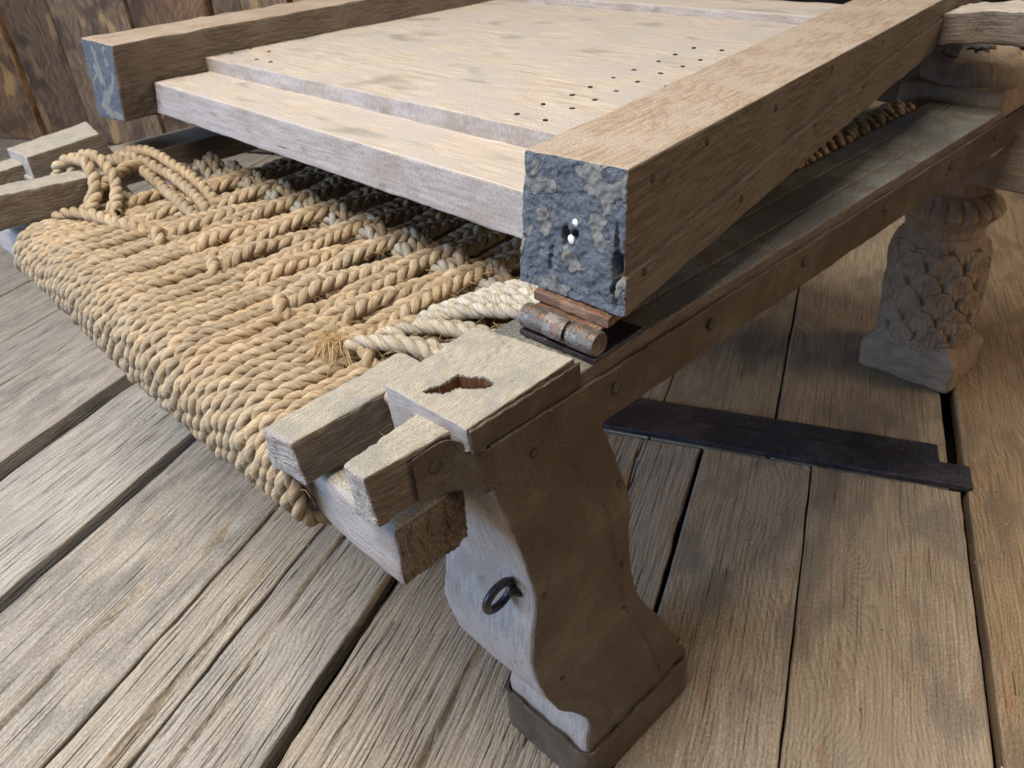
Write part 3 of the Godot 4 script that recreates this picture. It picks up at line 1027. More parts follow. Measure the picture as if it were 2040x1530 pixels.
	for k in hole.size():
		for q in 8:
			ring.append(hole[k].lerp(hole[(k + 1) % hole.size()], q / 8.0))
	var mid := Vector2(-0.039, -0.027)
	for d in 8:
		for k in ring.size() + 1:
			var p: Vector2 = ring[k % ring.size()]
			var yy := 0.5195 - 0.0055 * d
			var v := p + (mid - p).normalized() * (0.0006 + 0.0014 * nz.get_noise_3d(p.x * 420.0, yy * 420.0, p.y * 420.0) + 0.0004 * d)
			wl.append(Vector3(v.x, yy, v.y))
	var rn := ring.size() + 1
	for d in 7:
		for k in rn - 1:
			var a := d * rn + k
			wi.append_array([a, a + 1, a + rn + 1, a, a + rn + 1, a + rn])
	var ws := SurfaceTool.new()
	ws.begin(Mesh.PRIMITIVE_TRIANGLES)
	for k in wi:
		ws.add_vertex(wl[k])
	ws.generate_normals()
	put("hole_wall", ws.commit(), blk, M.rot)
	var clad := func(q: Vector3) -> Vector3:
		var z := lerpf(-0.0985, 0.0015, q.z)
		return Vector3(-0.0045 + 0.0028 * q.x + 0.0008 * nz.get_noise_2d(z * 60.0, q.y), 0.4975 + (0.0195 + 0.0018 * nz.get_noise_1d(z * 55.0) - 0.002 * q.z) * q.y, z)
	put("block_sheet", hexa(clad, Vector3(0.0028, 0.02, 0.1), {"cell": Vector3(0.003, 0.004, 0.003), "r": 0.0007, "amp": 0.0004, "nf": 50.0, "grain": 2, "tl": 0.2, "tw": 0.2, "mats": [M.brown]}), blk)
	# --- beam ends at the near corner
	var wb := {"cell": 0.0028, "r": 0.003, "amp": 0.0007, "nf": 60.0, "wear": 1.1, "grain": 2, "tl": 0.35, "tw": 0.17, "mats": [M.khaki, M.dark, M.dark, M.khaki, M.end, M.end]}
	put("upper_beam", hexa(corners([Vector3(-0.136, 0.463, -0.045), Vector3(-0.095, 0.463, -0.045), Vector3(-0.136, 0.5, -0.045), Vector3(-0.1, 0.5, -0.045), Vector3(-0.1325, 0.4615, 0.0765), Vector3(-0.0965, 0.4615, 0.0705), Vector3(-0.1285, 0.499, 0.078), Vector3(-0.0985, 0.4985, 0.0735)]), Vector3(0.034, 0.038, 0.12), wb), bed)
	put("side_beam", hexa(corners([Vector3(-0.058, 0.468, -0.03), Vector3(-0.0185, 0.468, -0.03), Vector3(-0.056, 0.5095, -0.03), Vector3(-0.0195, 0.5075, -0.03), Vector3(-0.044, 0.468, 0.067), Vector3(-0.0205, 0.4685, 0.0655), Vector3(-0.042, 0.5095, 0.069), Vector3(-0.0225, 0.5085, 0.0685)]), Vector3(0.026, 0.041, 0.098), wb), bed)
	# --- front rail the rope is wound on; its broken end sticks out beside the leg
	var rdim := Vector3(0.94, 0.052, 0.062)
	var raild := func(q: Vector3, a: int, s: int, dn: Vector3) -> Vector3:
		var o := Vector3.ZERO
		if q.x > 0.92 and q.z < 0.026:
			var ins := smoothstep(0.0, 0.008, minf(minf(q.y, 0.052 - q.y), q.z))
			o.x = (0.006 * nz.get_noise_3d(1.0, q.y * 130.0, q.z * 130.0) - 0.002) * ins - 0.003 * smoothstep(0.02, 0.0, q.z) + 0.002 * nz.get_noise_3d(5.0, q.y * 330.0, q.z * 330.0)
		return o
	put("front_rail", hexa(span(Vector3(-0.96, 0.408, -0.006), Vector3(-0.02, 0.4595, 0.0565)), rdim, {"cell": Vector3(0.012, 0.0022, 0.0022), "r": 0.006, "amp": 0.0006, "nf": 40.0, "wear": 0.6, "grain": 0, "tl": 0.5, "tw": 0.25, "mats": [M.end, M.end_brown, M.pale, M.khaki, M.pale, M.pale], "disp": raild}), bed)
	# --- right side rail, brass-clad on top, sheet on its outer face
	var top_mats := [M.dark, M.dark, M.dark, M.bronze, M.dark, M.dark]
	var groove := func(q: Vector3, a: int, s: int, dn: Vector3) -> Vector3:
		if a == 1 and s == 1:
			var d := minf(absf(q.x - 0.027), absf(q.x - 0.063))
			return Vector3(0, -0.0012 * smoothstep(0.0024, 0.0008, d), 0)
		return Vector3.ZERO
	put("side_rail", hexa(span(Vector3(-0.094, 0.456, -0.905), Vector3(-0.004, 0.5075, -0.1)), Vector3(0.09, 0.0515, 0.805), {"cell": Vector3(0.0016, 0.012, 0.016), "r": 0.002, "amp": 0.0005, "nf": 18.0, "wear": 0.4, "grain": 2, "tl": 0.5, "tw": 0.25, "mats": top_mats, "disp": groove}), bed)
	var skirt := func(q: Vector3) -> Vector3:
		var z := lerpf(-1.02, -0.085, q.z)
		return Vector3(-0.0035 + 0.0035 * q.x + 0.0012 * nz.get_noise_2d(z * 14.0, q.y * 2.0), lerpf(0.4555 + 0.0012 * nz.get_noise_1d(z * 30.0), 0.4965 + 0.001 * nz.get_noise_1d(20.0 + z * 22.0), q.y), z)
	var sk := put("rail_sheet", hexa(skirt, Vector3(0.0035, 0.042, 0.93), {"cell": Vector3(0.004, 0.004, 0.008), "r": 0.001, "amp": 0.0004, "nf": 30.0, "wear": 0.4, "grain": 2, "tl": 0.35, "tw": 0.35, "mats": [M.brown]}), bed)
	# --- rivets
	var dome := SphereMesh.new()
	dome.radius = 0.0052
	dome.height = 0.0052
	dome.is_hemisphere = true
	dome.radial_segments = 14
	dome.rings = 5
	var side := Basis(Vector3(0, 0, 1), -PI / 2)
	for p in [[0.479, -0.134], [0.480, -0.255], [0.481, -0.405], [0.482, -0.57], [0.481, -0.74], [0.480, -0.88]]:
		place("rivet", dome, sk, Transform3D(side.scaled_local(Vector3(1, 0.45, 1)), Vector3(0.0006, p[0], p[1])), M.brown)
	for p in [[0.4705, -0.048], [0.385, -0.139], [0.33, -0.05], [0.212, -0.066], [0.29, -0.145], [0.232, -0.152], [0.10, -0.245]]:
		place("rivet", dome, sh, Transform3D(side.scaled_local(Vector3(0.75, 0.25, 0.75)), Vector3(0.0008, p[0], p[1])), M.brown)
	place("rivet", dome, leg, Transform3D(side.scaled_local(Vector3(1.15, 0.4, 1.15)), Vector3(-0.0170, 0.4915, 0.0205)), M.brown)
	# --- eye bolt
	var ringpts := []
	for k in 24:
		var a := 0.45 - (TAU - 0.1) * k / 23.0
		ringpts.append(EYE_C + (EYE_L * cos(a) + EYE_M * sin(a)) * 0.0138)
	ringpts.append(Vector3(-0.0225, 0.327, -0.038))
	ringpts.append(Vector3(-0.017, 0.320, -0.050))
	put("eye_bolt", tube(smooth_path(ringpts, 0.002), func(t): return 0.0035, 12), leg, M.iron)
	# --- far right leg: carved turned post
	var base := Vector3(-0.088, 0, -1.105)
	var ctr := func(y: float) -> Vector3: return Vector3(lerpf(-0.088, -0.072, y / 0.5), y, lerpf(-1.105, -0.985, y / 0.5))
	var bm := func(q: Vector3) -> Vector3:
		var y := 0.002 + 0.088 * q.y
		var c: Vector3 = ctr.call(y)
		var hw := 0.079
		var k := 1.0 - 0.22 * smoothstep(0.62, 1.0, q.y)
		var x := (q.x - 0.5) * 2.0
		var z := (q.z - 0.5) * 2.0
		return Vector3(c.x + x * hw * k, y, c.z + z * 0.068 * k)
	var far := put("carved_leg", hexa(bm, Vector3(0.158, 0.09, 0.136), {"cell": 0.006, "r": 0.006, "amp": 0.002, "nf": 28.0, "wear": 0.6, "grain": 0, "tl": 0.4, "tw": 0.2, "mats": [M.carved]}), bed)
	var prof := [[0.08, 0.072], [0.12, 0.073], [0.18, 0.072], [0.24, 0.071], [0.262, 0.068], [0.278, 0.061], [0.286, 0.057], [0.2885, 0.055], [0.291, 0.057], [0.303, 0.057], [0.315, 0.063], [0.325, 0.071], [0.331, 0.0745], [0.337, 0.0735], [0.350, 0.064], [0.361, 0.0565], [0.3635, 0.0535], [0.366, 0.056], [0.38, 0.055], [0.396, 0.054], [0.399, 0.052], [0.402, 0.054], [0.46, 0.056]]
	var lv := []
	for k in 260:
		var y := lerpf(0.08, 0.46, k / 259.0)
		lv.append([ctr.call(y), lin(y, prof)])
	var carve := func(a: float, y: float) -> float:
		var o := 0.0
		var y_true := y
		var a_true := a
		a += 0.07 * nz.get_noise_3d(cos(a) * 2.0, y * 26.0, sin(a) * 2.0)
		y += 0.007 * nz.get_noise_3d(cos(a) * 3.0 + 9.0, y * 20.0, sin(a) * 3.0)
		if y > 0.088 and y < 0.275:
			var best := -0.0028
			var rowh := 0.034
			for rr in 3:
				# lower rows lie over the bases of the upper ones
				var row := floorf((y - 0.085) / rowh) + rr - 2
				var yy := (y - 0.085 - row * rowh) / (rowh * 1.5)
				if yy < 0.0 or yy > 1.0:
					continue
				var aa := a / TAU * 9.0 + 0.5 * fposmod(row, 2.0)
				var u := (aa - floorf(aa) - 0.5) * 2.0
				var d := sqrt(u * u * 0.98 + yy * yy)
				if d < 1.0:
					best = smoothstep(1.0, 0.93, d) * (0.0022 + 0.0032 * smoothstep(0.45, 0.9, d)) + 0.002 * (1.0 - yy) - 0.002 - 0.0016 * smoothstep(0.16, 0.05, absf(u)) * smoothstep(0.8, 0.6, yy) - 0.0012 * smoothstep(0.10, 0.03, absf(absf(u) - 0.45 * (1.0 - 0.5 * yy))) * smoothstep(0.7, 0.5, yy)
					break
			o += best
		y = y_true
		a = a_true
		if y > 0.318 and y < 0.361:
			o += (0.0075 * sqrt(absf(sin(a * 10.0))) - 0.006) * smoothstep(0.318, 0.328, y) * smoothstep(0.361, 0.352, y)
		return o + 0.0012 * nz.get_noise_3d(cos(a) * 6.0, y * 60.0, sin(a) * 6.0)
	put("carved_column", lathe(lv, 240, carve), far, M.carved)
	var cap := put("post_block", hexa(span(Vector3(-0.142, 0.44, -1.055), Vector3(-0.007, 0.527, -0.9065)), Vector3(0.142, 0.087, 0.148), {"cell": 0.006, "r": 0.006, "amp": 0.0012, "nf": 30.0, "wear": 0.5, "grain": 1, "tl": 0.4, "tw": 0.2, "mats": [M.carved]}), far)
	var dl := []
	for p in [[0.520, 0.070], [0.530, 0.0715], [0.538, 0.070], [0.5405, 0.066], [0.547, 0.066], [0.553, 0.060], [0.556, 0.050], [0.5545, 0.047], [0.5545, 0.0455], [0.559, 0.0435], [0.564, 0.040], [0.568, 0.028], [0.569, 0.0]]:
		dl.append([Vector3(-0.07, p[0], -0.981), p[1]])
	put("turned_cap", lathe(dl, 72, func(a, y): return 0.0006 * nz.get_noise_3d(cos(a) * 3.0, y * 40.0, sin(a) * 3.0)), far, M.carved)
	var fp := PackedVector2Array()
	for k in 64:
		var a := TAU * k / 64.0
		var rr := 0.0155 + 0.0035 * cos(a * 8.0)
		fp.append(Vector2(cos(a), sin(a)) * rr)
	put("tin_rosette", prism(fp, 0.5685, 0.5702, Vector3(-0.066, 0, -0.955)), far, M.bronze)
	# --- rear rail end past the far leg, left rail, rear left leg, mirrored near leg
	put("rear_rail", hexa(span(Vector3(-0.95, 0.385, -1.045), Vector3(0.065, 0.462, -0.965)), Vector3(1.015, 0.077, 0.08), {"cell": Vector3(0.02, 0.008, 0.008), "r": 0.005, "amp": 0.002, "nf": 25.0, "wear": 0.8, "grain": 0, "tl": 0.5, "tw": 0.25, "mats": [M.carved]}), bed)
	put("left_rail", hexa(span(Vector3(-0.955, 0.456, -0.9), Vector3(-0.868, 0.492, -0.1)), Vector3(0.087, 0.036, 0.8), {"cell": Vector3(0.01, 0.01, 0.03), "r": 0.003, "amp": 0.0006, "nf": 18.0, "grain": 2, "tl": 0.5, "tw": 0.25, "mats": [M.dark, M.dark, M.dark, M.khaki, M.end, M.end]}), bed)
	var lbody := func(q: Vector3) -> Vector3:
		var y := 0.002 + 0.496 * q.y
		return Vector3(lerpf(-0.965, -0.875, q.x), y, lerpf(lin(y, LEG_B) + 0.003, lin(y, LEG_F) - 0.022 * (1.0 - q.y), q.z))
	put("left_leg", hexa(lbody, Vector3(0.09, 0.496, 0.12), {"cell": Vector3(0.012, 0.01, 0.014), "r": 0.005, "amp": 0.001, "nf": 35.0, "grain": 1, "tl": 0.5, "tw": 0.25, "mats": [M.pale]}), bed)
	put("rear_left_leg", hexa(span(Vector3(-0.95, 0.002, -1.05), Vector3(-0.84, 0.5, -0.94)), Vector3(0.11, 0.498, 0.11), {"cell": 0.02, "r": 0.008, "amp": 0.002, "nf": 20.0, "grain": 1, "tl": 0.5, "tw": 0.25, "mats": [M.carved]}), bed)
	var lb := put("left_block", hexa(corners([Vector3(-0.965, 0.462, -0.125), Vector3(-0.868, 0.462, -0.125), Vector3(-0.965, 0.531, -0.118), Vector3(-0.872, 0.532, -0.102), Vector3(-0.955, 0.462, -0.004), Vector3(-0.870, 0.462, -0.004), Vector3(-0.950, 0.523, -0.004), Vector3(-0.872, 0.5245, -0.006)]), Vector3(0.09, 0.066, 0.11), {"cell": 0.005, "r": 0.002, "amp": 0.0006, "nf": 50.0, "wear": 0.8, "grain": 2, "tl": 0.28, "tw": 0.14, "mats": [M.pale, M.dark, M.khaki, M.khaki, M.end, M.end]}), bed)
	put("left_upper_beam", hexa(corners([Vector3(-0.815, 0.472, -0.07), Vector3(-0.766, 0.472, -0.07), Vector3(-0.812, 0.508, -0.07), Vector3(-0.768, 0.508, -0.07), Vector3(-0.818, 0.474, 0.082), Vector3(-0.768, 0.4745, 0.078), Vector3(-0.818, 0.516, 0.08), Vector3(-0.768, 0.516, 0.076)]), Vector3(0.05, 0.042, 0.15), wb), bed)
	put("left_side_beam", hexa(corners([Vector3(-0.945, 0.472, -0.03), Vector3(-0.9, 0.472, -0.03), Vector3(-0.945, 0.512, -0.03), Vector3(-0.9, 0.512, -0.03), Vector3(-0.945, 0.472, 0.07), Vector3(-0.9, 0.472, 0.07), Vector3(-0.945, 0.508, 0.07), Vector3(-0.9, 0.508, 0.07)]), Vector3(0.045, 0.04, 0.1), wb), bed)
	build_rope(bed)


func prism(poly: PackedVector2Array, y0: float, y1: float, at: Vector3) -> ArrayMesh:
	var st := SurfaceTool.new()
	st.begin(Mesh.PRIMITIVE_TRIANGLES)
	var idx := Geometry2D.triangulate_polygon(poly)
	st.set_smooth_group(-1)
	for k in range(0, idx.size(), 3):
		for q in [0, 1, 2]:
			var p: Vector2 = poly[idx[k + q]]
			st.set_uv(p * 6.0)
			st.add_vertex(at + Vector3(p.x, y1, p.y))
	for k in poly.size():
		var a := poly[k]
		var b := poly[(k + 1) % poly.size()]
		var A0 := at + Vector3(a.x, y0, a.y)
		var A1 := at + Vector3(a.x, y1, a.y)
		var B0 := at + Vector3(b.x, y0, b.y)
		var B1 := at + Vector3(b.x, y1, b.y)
		for v in [A0, A1, B1, A0, B1, B0]:
			st.set_uv(Vector2(v.x + v.z, v.y) * 6.0)
			st.add_vertex(v)
	st.generate_normals()
	return st.commit()


func tone(base: Color, spread: float) -> Color:
	var k := 1.0 + rng.randf_range(-spread, spread)
	var w := rng.randf_range(-0.04, 0.04)
	return Color(base.r * k * (1.0 + w), base.g * k, base.b * k * (1.0 - w))


func build_rope(bed: Node) -> void:
	var straw := Color(0.9, 0.9, 0.9)
	var bleached := Color(0.74, 0.72, 0.67)
	var R := 0.0076
	var pitch := 0.029
	# coils round the front rail
	var x := -0.752
	var k := 0
	var tops := []
	while x < -0.139:
		var f := (x + 0.752) / 0.613
		var belly := lerpf(0.432, 0.398, smoothstep(0.0, 0.55, f)) + 0.012 * smoothstep(0.75, 1.0, f)
		var lean := 0.004 + 0.014 * f
		var j1 := rng.randf_range(-0.003, 0.003)
		var up := rng.randf_range(-0.0025, 0.003)
		var zin := -0.066 + rng.randf_range(-0.012, 0.01)
		var pts := [Vector3(x - 0.012 + j1, 0.446, zin - 0.012), Vector3(x - 0.009 + j1, 0.464, zin), Vector3(x - 0.004, 0.469 + up, -0.035), Vector3(x + j1 * 0.5, 0.4705 + up, 0.0), Vector3(x, 0.472 + up * 0.5, 0.028), Vector3(x + lean * 0.3, 0.468, 0.050), Vector3(x + lean * 0.6, 0.454, 0.0645), Vector3(x + lean * 0.9, 0.436, 0.0685), Vector3(x + lean, lerpf(0.436, belly, 0.62), 0.068), Vector3(x + lean * 1.1, belly, 0.058), Vector3(x + lean * 1.2, belly - 0.006, 0.038), Vector3(x + lean * 1.2, belly - 0.002, 0.012), Vector3(x + lean, belly + 0.012, -0.012)]
		put("rope_coil", rope(smooth_path(pts, 0.0022), R * rng.randf_range(0.86, 0.97), pitch * rng.randf_range(0.92, 1.1), 1.0, tone(straw, 0.1)), bed, null, k)
		tops.append(x)
		k += 1
		x += 0.0136
	# pairs of ropes over the seat, laid in opposite hands so that they read as plaits
	k = 0
	for i in 19:
		var px := -0.745 + 0.0337 * i + rng.randf_range(-0.003, 0.003)
		for s in 2:
			var xx := px + (0.0142 if s == 1 else 0.0)
			var pts := []
			var z := -0.05
			var skew := rng.randf_range(-0.004, 0.004)
			pts.append(Vector3(xx, 0.448, z + 0.006))
			pts.append(Vector3(xx, 0.466, z - 0.004))
			while z > -0.84:
				z -= 0.035
				var wave := 0.006 * cos((z + 0.05) / 0.16 * TAU * 0.5 + i * PI)
				pts.append(Vector3(xx + skew * (z / 0.3) + rng.randf_range(-0.0026, 0.0026), 0.470 + wave + rng.randf_range(-0.002, 0.002) - 0.010 * smoothstep(-0.1, -0.4, z), z))
			var col := tone(straw, 0.1)
			put("seat_rope", rope(smooth_path(pts, 0.0025), R * rng.randf_range(0.9, 1.08), pitch * rng.randf_range(0.88, 1.12), 1.0 if s == 0 else -1.0, col, 8), bed, null, k)
			k += 1
	# a second layer below fills the gaps
	k = 0
	for i in 20:
		for s in 2:
			var xx := -0.78 + 0.0337 * i + 0.016 * s + rng.randf_range(-0.004, 0.004)
			var pts := []
			var z := -0.02
			while z > -0.86:
				pts.append(Vector3(xx + rng.randf_range(-0.002, 0.002), 0.444 + rng.randf_range(-0.003, 0.003), z))
				z -= 0.06
			put("under_rope", rope(smooth_path(pts, 0.004), R, pitch, 1.0, tone(straw, 0.12), 7), bed, null, k)
			k += 1
	# cross ropes woven below and between the pairs
	k = 0
	for zz in [-0.075, -0.09, -0.2, -0.215, -0.23, -0.35, -0.365, -0.5, -0.65, -0.8]:
		var pts := []
		var xq := -0.86
		while xq < -0.09:
			pts.append(Vector3(xq, (0.464 if zz < -0.19 and zz > -0.3 else 0.455) + (0.011 if zz < -0.19 and zz > -0.3 else 0.006) * sin(xq / 0.0337 * PI + (1.5 if zz > -0.22 else 4.0)), zz + rng.randf_range(-0.003, 0.003)))
			xq += 0.01685
		put("cross_rope", rope(smooth_path(pts, 0.0028), R * 0.95, pitch, 1.0, tone(Color(0.66, 0.65, 0.62) if k % 2 == 0 else straw, 0.12), 8, k % 2 == 0), bed, null, k)
		k += 1
	# short white lashings where the pairs meet the coils
	k = 0
	for i in 18:
		var px := -0.73 + 0.0337 * i
		var pts := [Vector3(px - 0.012, 0.452, -0.06), Vector3(px - 0.008, 0.473, -0.052), Vector3(px + 0.003, 0.479, -0.046), Vector3(px + 0.017, 0.475, -0.04), Vector3(px + 0.024, 0.455, -0.036)]
		if i % 4 == 0:
			put("lashing", rope(smooth_path(pts, 0.0022), R * 0.95, pitch, 1.0, tone(straw, 0.1)), bed, null, k)
			k += 1
	# loose ends at the left beam
	var loose := [
		[[-0.838, 0.49, -0.02], [-0.83, 0.515, -0.03], [-0.815, 0.523, -0.045], [-0.785, 0.522, -0.05], [-0.76, 0.505, -0.045], [-0.74, 0.486, -0.03], [-0.725, 0.474, -0.012]],
		[[-0.85, 0.49, -0.045], [-0.845, 0.51, -0.05], [-0.825, 0.521, -0.062], [-0.79, 0.521, -0.068], [-0.757, 0.503, -0.068], [-0.73, 0.487, -0.055], [-0.70, 0.476, -0.04]],
		[[-0.745, 0.478, -0.02], [-0.755, 0.494, -0.045], [-0.77, 0.502, -0.075], [-0.79, 0.502, -0.105], [-0.81, 0.488, -0.13], [-0.825, 0.46, -0.145]],
		[[-0.87, 0.496, -0.10], [-0.83, 0.502, -0.105], [-0.78, 0.492, -0.115], [-0.72, 0.483, -0.112], [-0.66, 0.48, -0.105], [-0.60, 0.472, -0.10], [-0.575, 0.452, -0.098]],
		[[-0.88, 0.496, -0.118], [-0.83, 0.50, -0.124], [-0.77, 0.492, -0.133], [-0.70, 0.484, -0.132], [-0.63, 0.474, -0.122], [-0.605, 0.452, -0.12]],
		[[-0.89, 0.496, -0.14], [-0.84, 0.50, -0.15], [-0.78, 0.494, -0.152], [-0.72, 0.486, -0.152], [-0.66, 0.474, -0.146], [-0.635, 0.452, -0.144]],
		[[-0.775, 0.452, 0.02], [-0.76, 0.474, 0.01], [-0.735, 0.482, -0.005], [-0.70, 0.48, -0.02], [-0.665, 0.478, -0.028], [-0.63, 0.474, -0.04], [-0.61, 0.455, -0.045]],
	]
	k = 0
	for l in loose:
		var pts := []
		for p in l:
			pts.append(Vector3(p[0], p[1], p[2]))
		put("loose_rope", rope(smooth_path(pts, 0.0022), R * 1.02, pitch, 1.0, tone(straw, 0.1)), bed, null, k)
		k += 1
	# bleached turns by the corner block and the side rail
	var white := [
		[[-0.215, 0.464, -0.03], [-0.196, 0.484, -0.042], [-0.168, 0.489, -0.056], [-0.145, 0.487, -0.068], [-0.118, 0.476, -0.08], [-0.098, 0.46, -0.09]],
		[[-0.21, 0.464, -0.066], [-0.19, 0.482, -0.076], [-0.165, 0.489, -0.092], [-0.14, 0.49, -0.104], [-0.112, 0.486, -0.112], [-0.095, 0.47, -0.12]],
		[[-0.20, 0.468, -0.10], [-0.18, 0.484, -0.112], [-0.155, 0.492, -0.128], [-0.128, 0.497, -0.140], [-0.10, 0.50, -0.15], [-0.085, 0.50, -0.155]],
		[[-0.20, 0.474, -0.125], [-0.178, 0.488, -0.138], [-0.15, 0.497, -0.155], [-0.122, 0.503, -0.165], [-0.095, 0.504, -0.175]],
		[[-0.195, 0.474, -0.155], [-0.172, 0.488, -0.166], [-0.146, 0.498, -0.184], [-0.118, 0.504, -0.196], [-0.095, 0.503, -0.205]],
		[[-0.212, 0.466, -0.048], [-0.192, 0.478, -0.06], [-0.166, 0.481, -0.074], [-0.14, 0.48, -0.086], [-0.11, 0.47, -0.096]],
		[[-0.205, 0.472, -0.114], [-0.182, 0.486, -0.126], [-0.156, 0.494, -0.142], [-0.128, 0.5, -0.152], [-0.10, 0.503, -0.163]],
		[[-0.20, 0.474, -0.14], [-0.175, 0.487, -0.152], [-0.148, 0.497, -0.17], [-0.12, 0.503, -0.181], [-0.096, 0.503, -0.19]],
		[[-0.20, 0.468, -0.085], [-0.185, 0.478, -0.1], [-0.16, 0.482, -0.115], [-0.13, 0.482, -0.125], [-0.10, 0.475, -0.13]],
	]
	k = 0
	for l in white:
		var pts := []
		for p in l:
			pts.append(Vector3(p[0], p[1], p[2]))
		var br := put("bleached_rope", rope(smooth_path(pts, 0.0022), R * 0.88, pitch * 0.95, 1.0, tone(bleached, 0.06), 9, true), bed, null, k)
		br.set_meta("label", "bleached off-white rope beside the corner block")
		k += 1
	# rope wound along the inner edge of the side rail, seen again at the far end
	k = 0
	for i in 22:
		var z := -0.5 - 0.0175 * i
		var cx := -0.1
		var pts := [Vector3(cx - 0.06, 0.47, z + 0.004), Vector3(cx - 0.045, 0.492, z + 0.002), Vector3(cx - 0.026, 0.502, z), Vector3(cx - 0.006, 0.499, z - 0.003), Vector3(cx + 0.001, 0.48, z - 0.006)]
		put("rail_coil", rope(smooth_path(pts, 0.003), R * 1.1, pitch, 1.0, tone(straw, 0.12), 7), bed, null, k)
		k += 1
	# frayed tuft
	var list := []
	for i in 110:
		var p0 := Vector3(-0.212, 0.484, -0.036) + Vector3(rng.randf_range(-0.008, 0.008), rng.randf_range(-0.003, 0.004), rng.randf_range(-0.006, 0.006))
		var dir := Vector3(rng.randf_range(-0.5, 1.0), rng.randf_range(0.1, 0.9), rng.randf_range(0.1, 1.0)).normalized()
		var pts := PackedVector3Array()
		var l := rng.randf_range(0.015, 0.034)
		for q in 6:
			var t := q / 5.0
			pts.append(p0 + dir * l * t + Vector3(0, -0.028 * t * t, 0.004 * t) + Vector3(1, 0, 1) * 0.003 * nz.get_noise_2d(i * 3.1, t * 2.0))
		var g := rng.randf_range(0.75, 1.25)
		list.append([pts, rng.randf_range(0.0003, 0.0006), Color(g, g * 0.97, g * 0.9)])
	var tuft := put("frayed_tuft", hairs(list), bed)
	tuft.set_meta("label", "pale frayed rope tuft")
	# loose fibres over the whole seat
	list = []
	for i in 1500:
		var px := rng.randf_range(-0.75, -0.1)
		var pz := rng.randf_range(-0.24, 0.07)
		var py := 0.474
		if pz > 0.05:
			py = rng.randf_range(0.41, 0.472)
			pz = 0.073
		if px > -0.22 and pz < -0.03:
			py = 0.492
		var pts := PackedVector3Array()
		var dir := Vector3(rng.randf_range(-1, 1), rng.randf_range(-0.05, 0.7), rng.randf_range(-1, 1)).normalized()
		var l := rng.randf_range(0.006, 0.022)
		var p := Vector3(px, py, pz)
		for q in 5:
			pts.append(p)
			dir = (dir + Vector3(rng.randf_range(-0.5, 0.5), rng.randf_range(-0.6, 0.3), rng.randf_range(-0.5, 0.5))).normalized()
			p += dir * l / 4.0
		var g := rng.randf_range(0.7, 1.2)
		list.append([pts, rng.randf_range(0.00014, 0.00026), Color(g, g * 0.95, g * 0.86)])
	var fz := put("loose_fibres", hairs(list), bed)
	fz.set_meta("kind", "stuff")


